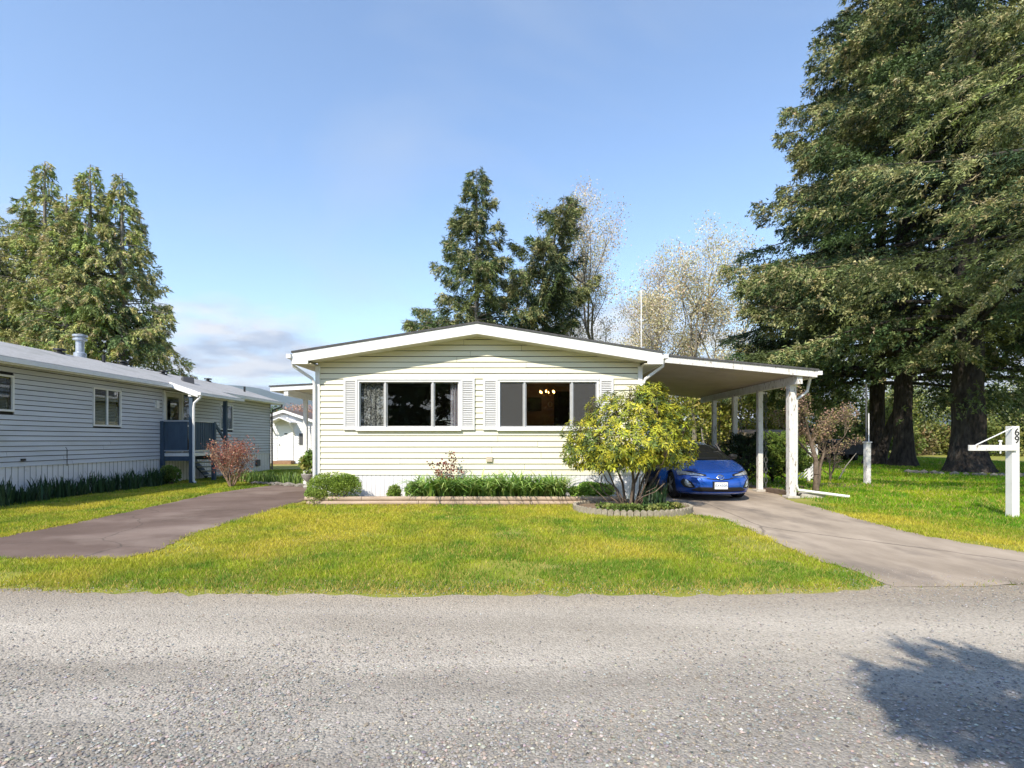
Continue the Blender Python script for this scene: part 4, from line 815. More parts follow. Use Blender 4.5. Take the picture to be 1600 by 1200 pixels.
for y in AXL:
    for s in (-1, 1):
        x = CXC + s * .765
        w = MB().lathe([(.20, -.1), (.29, -.105), (.318, -.08), (.322, 0), (.318, .08), (.29, .105), (.20, .1)], (0, 0, 0), 32); w.v = [(x + p[2], y + p[0], .335 + p[1]) for p in w.v]
        tyre = w.build('wheel', M_RUBBER, car, smooth=True)
        r = MB().lathe([(.02, .06), (.2, .05), (.215, .09), (.2, .1)], (0, 0, 0), 32); r.v = [(x + s * p[2], y + p[0], .335 + p[1]) for p in r.v]; rim = r.build('rim', M_ALU, tyre, smooth=True)
        for k in range(5): a = k * 1.2566; MB().bar((x + s * .1, y + .03 * math.cos(a), .335 + .03 * math.sin(a)), (x + s * .09, y + .2 * math.cos(a), .335 + .2 * math.sin(a)), .05, .03, up=(1, 0, 0)).build('spoke', M_ALU, tyre)
for s in (-1, 1): MB().bar((CXC + s * .15 - .4, CYF + 1.12, .965), (CXC + s * .15 + .25, CYF + 1.22, .975), .02, .02).build('wiper', M_PLAST, car)

# ------------------------------------------------------------------ plants: generators
def conifer(name, label, base, Ht, z0, R, nb, ns, pal, seed, trunk_r, k=11, L=.30, W=.028, droop=.25, rise=.15, tip=.15, hang=.5, lean=(0, 0), power=.8, group=None, jit=(.7, 1.15), tips=None, side=.42, crown_of=None, bark=None, az=None, spread=.55, upow=.9, flare=1.0, NL=.17):
    rng = np.random.RandomState(seed); base = np.array(base, float); lean = np.array([lean[0], lean[1], 0.])
    t = thing(name, label, 'tree', tuple(base), group)
    def axis(z): return base + lean * (np.asarray(z)[..., None] / Ht) + np.array([0, 0, 1.]) * np.asarray(z)[..., None]
    zs = np.linspace(-.05, Ht * .985, 14); seg = MB()
    rad = [trunk_r * (1 - z / Ht) ** .85 * (1 + flare * .7 * math.exp(-max(z, 0) / .55)) + .012 for z in zs]
    zs2 = sorted(set(list(zs) + [.25, .6, 1.1])); rad = [trunk_r * (1 - max(z, 0) / Ht) ** .85 * (1 + flare * .7 * math.exp(-max(z, 0) / .55)) + .012 for z in zs2]
    zs2 = list(np.linspace(-.05, 6, 22)) + list(np.linspace(6.6, Ht * .985, 10)) if Ht > 8 else zs2; rad = [trunk_r * (1 - max(z, 0) / Ht) ** .85 * (1 + flare * .7 * math.exp(-max(z, 0) / .55)) + .012 for z in zs2]; nn = 22
    seg.tube([tuple(axis(np.array(z))) for z in zs2], rad, nn); ph = rng.rand(4) * 6
    for iv in range(len(seg.v)):
        a_ = 6.2832 * (iv % nn) / nn; z_ = zs2[iv // nn]; c_ = axis(np.array(z_)); f_ = 1 + .05 * math.sin(5 * a_ + ph[0] + .5 * z_) + .04 * math.sin(9 * a_ + ph[1] - .8 * z_) + .05 * math.sin(2.3 * z_ + ph[2] + a_) + .09 * math.exp(-max(z_, 0) / .7) * math.sin(4 * a_ + ph[3]); v_ = seg.v[iv]; seg.v[iv] = (c_[0] + (v_[0] - c_[0]) * f_, c_[1] + (v_[1] - c_[1]) * f_, v_[2])
    seg.build('trunk', bark or M_BARK, t, smooth=True)
    u = (np.arange(nb) + rng.rand(nb)) / nb; u = u ** upow; z = z0 + (Ht * .985 - z0) * u
    ln = R * (1 - u) ** power * rng.uniform(jit[0], jit[1], nb) + .12 * R * (1 - u) + .18
    a = rng.rand(nb) * 2 * math.pi if az is None else az(rng, nb); o = np.stack([np.cos(a), np.sin(a), 0 * a], 1); ax = axis(z)
    dr, ri, tp = droop * rng.uniform(.6, 1.4, nb), rise * rng.uniform(.4, 1.5, nb), tip * rng.uniform(.5, 1.4, nb)
    def B(i, tt): return ax[i] + o[i] * (ln[i] * tt)[:, None] + np.array([0, 0, 1.]) * (ln[i] * (ri[i] * tt - dr[i] * tt ** 2 + tp[i] * tt ** 4))[:, None]
    idx = np.arange(nb); segs = []; T = np.linspace(0, 1, 6)
    for j in range(5):
        p, q = B(idx, np.full(nb, T[j])), B(idx, np.full(nb, T[j + 1])); r0 = (.012 + .012 * ln) * (1 - T[j]) + .006; r1 = (.012 + .012 * ln) * (1 - T[j + 1]) + .006
        segs += list(zip(p, q, r0, r1))
    segs_mesh('limbs', segs, bark or M_BARK, t, 4)
    pr = (ln + .3) ** 1.35; i = rng.choice(nb, ns, p=pr / pr.sum()); tt = rng.rand(ns) ** .62; tt = .1 + .9 * tt
    s = np.where(rng.rand(ns) < .5, -1., 1.); q = rng.rand(ns); l2 = side * ln[i] * (1 - tt) + .22 + .03 * ln[i]
    perp = np.stack([-o[i][:, 1], o[i][:, 0], 0 * s], 1) * s[:, None]; Z = np.array([0, 0, 1.])
    pos = B(i, tt) + (perp * .8 + o[i] * .55) * (l2 * q)[:, None] - Z * (hang * l2 * q ** 1.5 + .10 * rng.rand(ns) * hang)[:, None]
    d = perp * .6 + o[i] * .7 - Z * (hang * (.3 + q))[:, None]
    base_c = pick(pal, nb, rng, .12)[i] * (1 + .15 * rng.randn(ns, 1))
    if tips is not None:
        h = (rng.rand(ns) < .14 + .5 * (tt > .68)) & (rng.rand(nb)[i] < .75); base_c = np.where(h[:, None], pick(tips, ns, rng, .15), base_c)
    c = np.repeat(base_c, k, 0) * (1 + .16 * rng.randn(ns * k, 1)); dk = np.repeat(unit(d + .25 * rng.randn(ns, 3)), k, 0)
    pos = np.repeat(pos, k, 0) + dk * (L * 1.1 * rng.rand(ns * k))[:, None] + .10 * L * rng.randn(ns * k, 3)
    V, Fc = spikes(pos, dk + spread * rng.randn(ns * k, 3), NL * rng.uniform(.6, 1.2, ns * k), W * rng.uniform(.7, 1.3, ns * k), rng)
    fast('crown', V, Fc, M_NEEDLE, t, np.repeat(np.clip(c, .006, .8), 3, 0))
    return t
def grow(p, d, ln, r, depth, rng, out, tips, spread=.55, kids=3, bend=.18, up=.12, ratio=.68, segn=3):
    p = np.array(p, float); d = unit(np.array(d, float)); r0 = r
    for i in range(segn):
        q = p + d * ln / segn; r1 = r0 * (.86 if depth else .6); out.append((p.copy(), q.copy(), r0, r1)); p = q; r0 = r1
        d = unit(d + bend * rng.randn(3) + np.array([0, 0, up]))
        if depth and i < segn - 1 and rng.rand() < .75:
            e = unit(d + spread * 1.25 * rng.randn(3) + np.array([0, 0, up])); grow(p, e, ln * ratio * rng.uniform(.6, 1), r0 * .55, depth - 1, rng, out, tips, spread, kids, bend, up, ratio, segn)
    if depth:
        for _ in range(kids):
            e = unit(d + spread * rng.randn(3) + np.array([0, 0, up])); grow(p, e, ln * ratio * rng.uniform(.75, 1.1), r0 * .72, depth - 1, rng, out, tips, spread, kids, bend, up, ratio, segn)
    else: tips.append((p.copy(), d.copy()))
def broadleaf(name, label, cat, base, trunks, pal, seed, depth=4, per_tip=14, L=.07, W=.028, scatter=.25, wood=None, leaf=None, group=None, **kw):
    rng = np.random.RandomState(seed); t = thing(name, label, cat, tuple(base), group); out = []; tips = []
    for off, d, ln, r in trunks: grow(np.array(base) + np.array(off), d, ln, r, depth, rng, out, tips, **kw)
    main = [s for s in out if s[2] > .02] or out[:4]
    segs_mesh('trunk', main, wood or M_BARKG, t, 7)
    fine = [s for s in out if s[2] <= .02]
    if fine: segs_mesh('twigs', fine, wood or M_BARKG, t, 3)
    if per_tip:
        n = len(tips) * per_tip; P = np.repeat(np.array([a for a, b in tips]), per_tip, 0) + scatter * rng.randn(n, 3); d = np.repeat(np.array([b for a, b in tips]), per_tip, 0) + .9 * rng.randn(n, 3)
        c = np.repeat(pick(pal, len(tips), rng, .12), per_tip, 0) * (1 + .15 * rng.randn(n, 1))
        V, Fc = diamonds(P, d, L * rng.uniform(.6, 1.3, n), W * rng.uniform(.7, 1.3, n), rng, fold=.3); fast('crown', V, Fc, leaf or M_LEAF, t, np.repeat(np.clip(c, .01, .9), 4, 0))
    return t
def leafmass(name, parent, c, r, n, pal, seed, L=.06, W=.022, lumps=14, shell_=.35, m=None, flat=0.0, lumpr=.55, core=.75):
    """leaves spread through overlapping lumps inside an ellipsoid"""
    rng = np.random.RandomState(seed); c = np.array(c, float); r = np.array(r, float)
    lc = unit(rng.randn(lumps, 3)) * rng.uniform(.35, .8, (lumps, 1)); lc[:, 2] = np.where(lc[:, 2] < -flat, -lc[:, 2], lc[:, 2]); lc[0] = 0; lr = rng.uniform(.6, 1.1, lumps) * lumpr; lr[0] = core
    i = rng.choice(lumps, n, p=lr ** 2 / (lr ** 2).sum()); d = unit(rng.randn(n, 3)); rad = lr[i] * (1 - shell_ * rng.rand(n) ** 2)
    p = lc[i] + d * rad[:, None]; P = c + p * r; P[:, 2] = np.maximum(P[:, 2], .02)
    dd = d + .8 * rng.randn(n, 3); col = pick(pal, lumps, rng, .12)[i] * (1 + .2 * rng.randn(n, 1))
    V, Fc = diamonds(P, dd, L * rng.uniform(.6, 1.3, n), W * rng.uniform(.7, 1.3, n), rng, fold=.3)
    V[:, 2] = np.maximum(V[:, 2], .005)
    return fast(name, V, Fc, m or M_LEAF, parent, np.repeat(np.clip(col, .008, .9), 4, 0))
def shrub(name, label, cat, c, r, n, pal, seed, group=None, stems=7, stem_r=.02, wood=None, **kw):
    t = thing(name, label, cat, (c[0], c[1], 0), group); rng = np.random.RandomState(seed + 500); sg = []
    for _ in range(stems):
        e = np.array(c) + np.array(r) * rng.uniform(-.5, .5, 3); b = np.array([c[0] + .2 * r[0] * rng.randn(), c[1] + .2 * r[1] * rng.randn(), -.02]); mdl = (b + e) / 2 + .08 * rng.randn(3) * r; sg += [(b, mdl, stem_r, stem_r * .8), (mdl, e, stem_r * .8, stem_r * .4)]
    segs_mesh('stems', sg, wood or M_BARKW, t, 5); leafmass('foliage', t, c, r, n, pal, seed, **kw); return t
def straps(name, label, cat, base, rx, ry, n, h, pal, seed, group=None, w=.011, arch=.6, z0=0.0):
    """clump of arching strap leaves, each of four joints"""
    rng = np.random.RandomState(seed); K = 5; a = rng.rand(n) * 6.28; q = np.sqrt(rng.rand(n)); b = np.stack([base[0] + rx * q * np.cos(a), base[1] + ry * q * np.sin(a), np.full(n, z0)], 1)
    az = rng.rand(n) * 6.28; out = np.stack([np.cos(az), np.sin(az), 0 * az], 1); sd = np.stack([-np.sin(az), np.cos(az), 0 * az], 1); H = h * rng.uniform(.6, 1.2, n); ar = arch * rng.uniform(.3, 1.3, n); ww = w * rng.uniform(.7, 1.3, n)
    V = []
    for j in range(K):
        t = j / (K - 1); p = b + out * (H * ar * t ** 1.6)[:, None]; p[:, 2] += H * (t * (1 + .35 * ar) - .75 * ar * t ** 2.4); wd = ww * (1 - t ** 2.2) * (.6 + .8 * min(t * 2, 1)) + .0008; V += [p - sd * wd[:, None], p + sd * wd[:, None]]
    V = np.stack(V, 1).reshape(-1, 3); V[:, 2] = np.maximum(V[:, 2], .004); Fo = np.array([[2 * j, 2 * j + 1, 2 * j + 3, 2 * j + 2] for j in range(K - 1)]); Fc = Fo[None] + (np.arange(n) * 2 * K)[:, None, None]
    c = pick(pal, n, rng, .2); o = fast(name, V, Fc.reshape(-1, 4), M_GLOSSLEAF, None, np.repeat(c, 2 * K, 0)); return tag(o, label, cat, group)

# ------------------------------------------------------------------ planting
SPR = [(.040, .066, .022), (.055, .082, .024), (.08, .10, .03), (.034, .058, .026)]; SPT = [(.20, .205, .085), (.18, .20, .075), (.26, .24, .12)]
CED = [(.145, .19, .055), (.20, .24, .065), (.095, .135, .05), (.255, .275, .09)]; CET = [(.34, .32, .13), (.28, .25, .13)]
conifer('spruce_tree', 'huge spruce with the thickest trunk inside a ring of stones', (20.15, 22.6, 0), 31, 5.8, 7.6, 165, 25000, SPR, 101, .60, L=.44, W=.032, hang=.6, droop=.32, NL=.17, k=12, tips=SPT, power=.7, flare=1.0)
conifer('spruce_tree', 'spruce at the upper right picture edge with the nearest bright boughs', (14.5, 7.9, 0), 25, 5.2, 6.4, 105, 11500, SPR, 105, .45, L=.34, W=.014, hang=.45, droop=.24, NL=.105, k=17, tips=SPT, power=.7)
conifer('spruce_tree', 'tall spruce behind the thickest trunk with boughs over the carport', (21.4, 28.0, 0), 33, 4.6, 10.3, 190, 28000, SPR, 102, .44, L=.46, W=.038, hang=.65, droop=.29, NL=.19, k=12, tips=SPT, power=.82, jit=(.7, 1.0))
conifer('spruce_tree', 'slim dark spruce trunk nearest the garden pole', (D(1368, 0, 30.5)[0], 30.5, 0), 27, 4.4, 8.4, 115, 14000, SPR, 103, .42, L=.46, W=.043, hang=.65, droop=.28, NL=.22, tips=SPT, power=.9, jit=(.7, 1.0), lean=(1.0, .5))
MB_ = MB().tube([D(1374, 735, 29.6)[:2] + (0,), D(1382, 690, 29.6), D(1396, 655, 29.2), D(1408, 630, 29), D(1414, 600, 28.6)], [.34, .27, .23, .20, .17], 12)
tag(MB_.build('leaning_trunk', M_BARK, smooth=True), 'bare trunk leaning right between two dark spruce trunks', 'tree trunk')
for i, (px, top, y, R_, lab) in enumerate(((-14, 310, 31, 3.6, 'olive cedar at the left picture edge behind the grey house'), (36, 300, 33, 3.4, 'shorter olive cedar between the left edge cedar and the tallest cedar'), (70, 245, 32, 3.7, 'tallest olive cedar behind the grey house'), (104, 296, 30.5, 3.2, 'short olive cedar just left of the roof flue'), (141, 250, 31, 3.5, 'tall olive cedar behind the roof flue'), (191, 264, 31.5, 3.9, 'rightmost olive cedar beside the open sky'))):
    p = D(px, top, y); conifer('cedar_tree', lab, (p[0], y, 0), p[2], 2.0, R_, 170, (3000, 5500, 8000, 5500, 8000, 8500)[i], CED, 120 + i, .3, L=.30, W=.034, NL=.21, hang=1.1, droop=.34, rise=.30, tip=.12, tips=CET, power=1.0, k=9, spread=.4, upow=.85, bark=M_BARKG)
p = D(745, 257, 34); conifer('spruce_tree', 'sparse spruce with a pointed tip behind the house roof', (p[0], 34, 0), p[2], 3.5, 5.4, 95, 9500, SPR, 140, .24, L=.40, W=.028, NL=.22, hang=.75, droop=.2, rise=.25, tips=SPT, power=.85, jit=(.35, 1.1), upow=.8, bark=M_BARKG)
p = D(884, 300, 35); conifer('spruce_tree', 'spruce leaning right with two blunt tips behind the house', (p[0] - 4.6, 35, 0), p[2], 3.5, 5.0, 90, 10000, SPR, 141, .22, L=.40, W=.028, NL=.25, hang=.6, droop=.12, rise=.45, tips=SPT, power=.65, lean=(4.6, 0), jit=(.3, 1.1), bark=M_BARKG)
BLO = [(.48, .41, .33), (.53, .46, .36), (.38, .36, .20), (.44, .35, .29), (.34, .32, .17)]
BLG = [(.46, .41, .25), (.53, .47, .34), (.38, .36, .19), (.55, .48, .37)]
p = D(940, 0, 40); broadleaf('blossom_tree', 'pale pink blossom tree between the spruce and the white mast', 'tree', (p[0], 40, 0), [((0, 0, 0), (0, 0, 1), 8.6, .22), ((-1.2, .2, 0), (-.26, 0, 1), 7.4, .15), ((1.6, .3, 0), (.28, 0, 1), 7.2, .15)], BLO, 151, depth=4, per_tip=26, L=.12, W=.045, scatter=.36, spread=.46, up=.30, ratio=.62)
p = D(1085, 0, 39); broadleaf('blossom_tree', 'round cream blossom tree behind the carport roof', 'tree', (p[0], 39, 0), [((0, 0, 0), (0, 0, 1), 7.0, .22), ((1.1, .2, 0), (.42, 0, 1), 6.2, .16), ((-1.0, 0, 0), (-.40, 0, 1), 6.2, .16)], BLG, 152, depth=4, per_tip=26, L=.13, W=.05, scatter=.42, spread=.5, up=.2, ratio=.64)
p = D(1165, 0, 44); broadleaf('young_tree', 'thin pale spring tree between blossom tree and spruces', 'tree', (p[0], 44, 0), [((0, 0, 0), (0, 0, 1), 4.4, .16), ((1.4, 0, 0), (.2, 0, 1), 4, .12)], BLO, 153, depth=4, per_tip=8, L=.17, W=.07, scatter=.35, spread=.42, up=.22, ratio=.64)
YG = [(.20, .22, .035), (.26, .26, .05), (.15, .19, .035), (.30, .27, .09)]; MG = [(.09, .14, .03), (.14, .18, .04), (.07, .11, .03), (.2, .2, .06)]
for i, (px, y, s, lab) in enumerate(((1120, 38, 1.0, 'yellow green leafy tree seen through the carport beside the car roof'), (1215, 42, 1.05, 'yellow green leafy tree behind the brown outbuilding'), (1335, 46, 1.0, 'yellow green leafy tree behind the garden pole'), (1448, 50, 1.25, 'light green tree between the two biggest spruce trunks'), (1560, 52, 1.2, 'light green tree above the brambles behind the number post'), (1640, 47, 1.3, 'light green tree at the right picture edge'))):
    p = D(px, 0, y); broadleaf('leafy_tree', lab, 'tree', (p[0], y, 0), [((0, 0, 0), (0, 0, 1), 2.6 * s, .14), ((.6, 0, 0), (.35, 0, 1), 2.4 * s, .1), ((-.6, 0, 0), (-.35, 0, 1), 2.4 * s, .1)], YG if i < 3 else [(.15, .19, .05), (.22, .25, .08), (.28, .30, .15), (.12, .16, .04)], 160 + i, depth=4, per_tip=9, L=.20, W=.08, scatter=.4, spread=.5, up=.12, ratio=.68)
BR = [(.10, .14, .03), (.17, .19, .05), (.24, .18, .09), (.07, .10, .025), (.22, .23, .06)]
rng = random.Random(5)
for i in range(16):
    px = 1060 + i * 41; y = 47 + rng.uniform(-1.5, 3); p = D(px, 0, y)
    shrub('bramble_bush', 'tangled bramble bush beyond the back lawn, %s from the left' % ORD[i], 'bush', (p[0], y, .9), (2.4 + rng.random() * .5, 1.8, 2.0 + rng.random() * .7), 3600, BR, 180 + i, group='bramble bank beyond the lawn', L=.26, W=.1, lumps=12, stems=4)
for i, (px, y, z, r, pl_, lab) in enumerate(((470, 62, 3.0, 3.2, [(.36, .22, .18), (.30, .18, .15)], 'far pinkish leafless tree behind the white shed'), (445, 55, 3.2, 1.6, MG, 'small dark tree showing over the shed gable'))):
    p = D(px, 0, y); shrub('far_tree', lab, 'tree', (p[0], y, z), (r, r, r * .95), 3500, pl_, 210 + i, L=.25, W=.06, lumps=14, stems=5, stem_r=.1)

# hedges and small conifers behind the carport
for i, (px, y, h, w, pal_, lab) in enumerate(((1166, 15.6, 1.42, .38, [(.02, .04, .018), (.03, .05, .02)], 'dark conical cedar beside the blue car'), (1207, 17.2, 1.5, .42, [(.12, .18, .03), (.09, .14, .025), (.17, .22, .04)], 'bright conical cedar behind the second carport post'), (1231, 16.6, 1.35, .40, [(.11, .17, .03), (.08, .13, .025), (.16, .21, .04)], 'bright conical cedar just left of the front carport post'))):
    x = D(px, 0, y)[0]; conifer('small_cedar', lab, (x, y, 0), h, .12, w, 70, 1500, pal_, 220 + i, .03, L=.09, W=.014, NL=.06, hang=-.35, droop=.1, rise=.7, tip=.2, power=.55, flare=.2, group='small cedars behind the carport')
# bare tree and friends
RB = [(.30, .20, .15), (.24, .16, .12), (.22, .20, .08)]
q = G(1275, 768); broadleaf('bare_tree', 'twisted bare tree with budding twigs beside the carport', 'tree', q, [((0, 0, 0), (.02, 0, 1), 1.4, .085), ((.05, .05, 0), (.2, 0, 1), 1.1, .05)], RB, 231, depth=4, per_tip=6, L=.045, W=.018, scatter=.05, wood=M_BARKW, spread=.55, up=.16, ratio=.62, bend=.15)
q = G(1297, 752); broadleaf('bare_shrub', 'small leafless shrub with a thin stem right of the bare tree', 'shrub', q, [((0, 0, 0), (0, 0, 1), .65, .035), ((.08, .1, 0), (.1, 0, 1), .7, .03)], RB, 232, depth=3, per_tip=3, L=.04, W=.015, scatter=.04, wood=M_BARKW, spread=.6, up=.12)
q = G(1310, 750); tag(MB().tube([q, D(1322, 728, q[1]), D(1338, 708, q[1])], [.025, .02, .01], 6).tube([D(1318, 736, q[1]), D(1312, 728, q[1]), D(1307, 733, q[1])], [.015, .01, .006], 5).tube([D(1316, 738, q[1]), D(1322, 735, q[1])], [.014, .006], 5).build('fallen_branch', M_BARKG, smooth=True), 'pale dead branch sticking up from the lawn', 'branch')
# soil strip behind the carport
struct(sheet('bark_mulch_strip', ragged([(7.05, 14.4), (12.3, 15.9), (12.4, 16.6), (7.05, 18.2)], .08, 31), .006, mat('bark_mulch', (.22, .13, .085), (.33, .22, .15), scale=9, rough=1, bump=.6, bscale=30)))

# flower bed in front of the house
struct(sheet('flower_bed', BED, .10, M_SOIL))
te = thing('timber_edging', 'two courses of weathered timber edging the flower bed', 'edging', (-1, 11.22, 0))
for z, xs in ((.001, (-4.5, -2.05, .4, 2.35)), (.093, (-4.55, -3.3, -.85, 1.55, 2.38))):
    for xa, xb in zip(xs[:-1], xs[1:]): MB().tube([(xa + .006, 11.24 + .012 * (z > .05), z + .045), (xb - .006, 11.24 + .012 * (z > .05), z + .045)], .050, 10).build('timber', M_TIMBER, te, smooth=True)
p = G(522, 787); shrub('boxwood_mound', 'clipped round green mound at the left end of the flower bed', 'bush', (p[0] + .0, 11.5, .34), (.68, .42, .42), 16000, [(.16, .22, .035), (.19, .245, .04), (.13, .185, .035)], 240, L=.028, W=.011, lumps=30, lumpr=.30, shell_=.35, flat=.0, core=.88)
p = G(487, 790); shrub('trailing_mound', 'small green mound spilling onto the drive by the big mound', 'bush', (p[0] + .03, 11.35, .17), (.30, .30, .24), 3000, [(.14, .20, .035), (.19, .25, .05)], 241, L=.035, W=.013, lumps=7)
STR = [(.16, .28, .06), (.22, .34, .07), (.11, .20, .05), (.30, .38, .11)]
rng = random.Random(8)
for i in range(15):
    x = -2.05 + i * .215 + rng.uniform(-.05, .05); straps('daylily', 'daylily clump behind the timber edging, %s from the left' % ORD[i], 'plant', (x, 11.52 + rng.uniform(-.08, .18)), .17, .14, 95, .60 + rng.random() * .14, STR, 250 + i, group='daylilies along the flower bed', z0=.1, w=.016, arch=1.1)
straps('tall_strap_plant', 'spiky pale strap plant at the right end of the daylilies', 'plant', (1.12, 11.6), .1, .08, 40, .55, [(.18, .25, .05), (.24, .28, .07)], 270, z0=.1, arch=.6)
for i, (px, w, h, lab, pal_) in enumerate(((615, .20, .16, 'low yellow green tuft left of the daylilies', [(.18, .24, .04), (.22, .26, .06)]), (648, .26, .22, 'leafy green plant at the left end of the daylilies', STR))):
    x = fX(px) * .955; shrub('bed_plant', lab, 'plant', (x, 11.58, .1 + h * .6), (w, .18, h), 1100, pal_, 275 + i, L=.06, W=.016, lumps=7, stems=4, stem_r=.006)
x0 = D(922, 0, 11.6)[0]; shrub('groundcover', 'rounded bright green groundcover leaves right of the daylilies', 'plant', (x0, 11.62, .24), (.64, .28, .20), 4200, [(.22, .34, .07), (.28, .40, .10), (.16, .25, .06)], 280, L=.05, W=.028, lumps=16, lumpr=.4, stems=5, stem_r=.006)
q = (D(697, 0, 11.75)[0], 11.75, .1); broadleaf('rose_bush', 'thin rose with dark red leaves above the daylilies', 'plant', q, [((0, 0, 0), (-.3, 0, 1), .4, .012), ((.02, 0, 0), (.15, 0, 1), .48, .012), ((0, .02, 0), (0, -.1, 1), .4, .01)], [(.16, .05, .04), (.22, .09, .06), (.10, .07, .03)], 281, depth=2, per_tip=6, L=.055, W=.022, scatter=.04, spread=.5, up=.2, wood=M_BARKW)
# side yard by the porch
q = (D(482, 0, 15.2)[0], 15.2, 0.0); up_ = thing('urn_planter', 'pale stone urn with a leafy plant by the side porch', 'planter', q)
MB().lathe([(.14, 0), (.16, .05), (.08, .1), (.07, .2), (.17, .3), (.21, .42), (.19, .43), (.15, .36)], q, 16).build('urn', M_STONE, up_, smooth=True); leafmass('plant', up_, (q[0] + .02, q[1], .72), (.24, .22, .36), 1300, [(.16, .22, .05), (.26, .27, .08), (.12, .17, .04)], 285, L=.08, W=.03, lumps=9)
# plants along the neighbour
DKG = [(.030, .062, .026), (.04, .075, .03), (.022, .048, .022)]
for i in range(22):
    y = 9.6 + i * .32; straps('iris_clump', 'dark iris clump along the grey house, %s counted from the blue porch' % ORD[21 - i], 'plant', (-11.05 + .12 * math.sin(i * 2.1), y), .22, .2, 60, .5 + .1 * math.sin(i * 1.7), DKG, 290 + i, group='irises along the grey house', w=.016, arch=.35)
for i in range(13):
    x = -9.2 + i * .29; y = 17.3 - i * .13; straps('daffodil_clump', 'daffodil leaf clump at the end of the drive, %s from the left' % ORD[i], 'plant', (x, y), .2, .25, 60, .42, [(.14, .22, .05), (.20, .28, .07), (.10, .16, .05)], 320 + i, group='daffodil leaves at the end of the drive', w=.012, arch=.35)
for i in range(15):
    x = -8.35 + i * .23; y = 16.65 - i * .12; rng2 = np.random.RandomState(i); s = .08 + .07 * rng2.rand(); me = bmesh.new(); bmesh.ops.create_icosphere(me, subdivisions=1, radius=1)
    for v in me.verts: v.co = Vector((x + v.co.x * s * 1.4 * rng2.uniform(.8, 1.2), y + v.co.y * s * rng2.uniform(.8, 1.2), .035 + v.co.z * s * .55 * rng2.uniform(.8, 1.2)))
    m_ = bpy.data.meshes.new('edging_stone'); me.to_mesh(m_); me.free(); tag(link('edging_stone', m_, mat('dull_brown_stone', (.17, .155, .135), (.28, .26, .23), scale=10, rough=.95, bump=.5, bscale=25)), 'grey edging stone below the daffodil leaves, %s from the left' % ORD[i], 'stone', 'stones edging the daffodils')
shrub('porch_shrub', 'small green shrub beneath the blue porch', 'bush', (-10.85, 16.35, .32), (.32, .25, .34), 1500, [(.09, .14, .03), (.14, .19, .04)], 340, L=.06, W=.025, lumps=8)
q = G(362, 761); rngb = np.random.RandomState(6)
tr_ = [((.05 * math.cos(a), .05 * math.sin(a), 0), (.5 * math.cos(a) * k_, .5 * math.sin(a) * k_, 1), .62, .018) for a, k_ in zip(np.linspace(0, 6.28, 15), rngb.uniform(.3, 1.25, 15))]
broadleaf('barberry_bush', 'vase shaped red twigged bush in front of the blue porch', 'bush', (q[0], q[1], 0), tr_, [(.24, .08, .06), (.30, .15, .11), (.18, .07, .055), (.30, .20, .13)], 345, depth=3, per_tip=5, L=.05, W=.018, scatter=.09, wood=mat('tan_twig_bark', (.30, .21, .15), (.40, .29, .22), scale=20, rough=.9), spread=.24, up=.10, ratio=.66, kids=2, bend=.10)

# ------------------------------------------------------------------ ring planter with the rhododendron
pt = thing('ring_planter', 'round planter edged with scalloped concrete stones on the lawn', 'planter', (PLX, PLY, 0))
struct_soil = sheet('planter_soil', [(PLX + PLR * math.cos(a), PLY + .8 * PLR * math.sin(a)) for a in np.linspace(0, 6.2832, 32)[:-1]], .06, M_SOIL); struct_soil.parent = pt; struct_soil.matrix_parent_inverse = Matrix.Translation(-Vector(pt.location))
n = 60
for i in range(n):
    a = 2 * math.pi * i / n; c = Vector((PLX + PLR * math.cos(a), PLY + .8 * PLR * math.sin(a), 0)); td = Vector((-math.sin(a), .8 * math.cos(a), 0)).normalized(); nd = Vector((td.y, -td.x, 0)); hw = .053
    prof = [(-hw, 0), (hw, 0), (hw, .085), (hw * .6, .118), (0, .13), (-hw * .6, .118), (-hw, .085)]
    MB().prism([tuple(c + td * u - nd * .03 + Vector((0, 0, z))) for u, z in prof], tuple(nd * .06)).build('edging_stone', mat('mossy_edging_concrete', (.24, .21, .16), (.36, .32, .25), scale=14, rough=.95, bump=.4, bscale=40), pt)
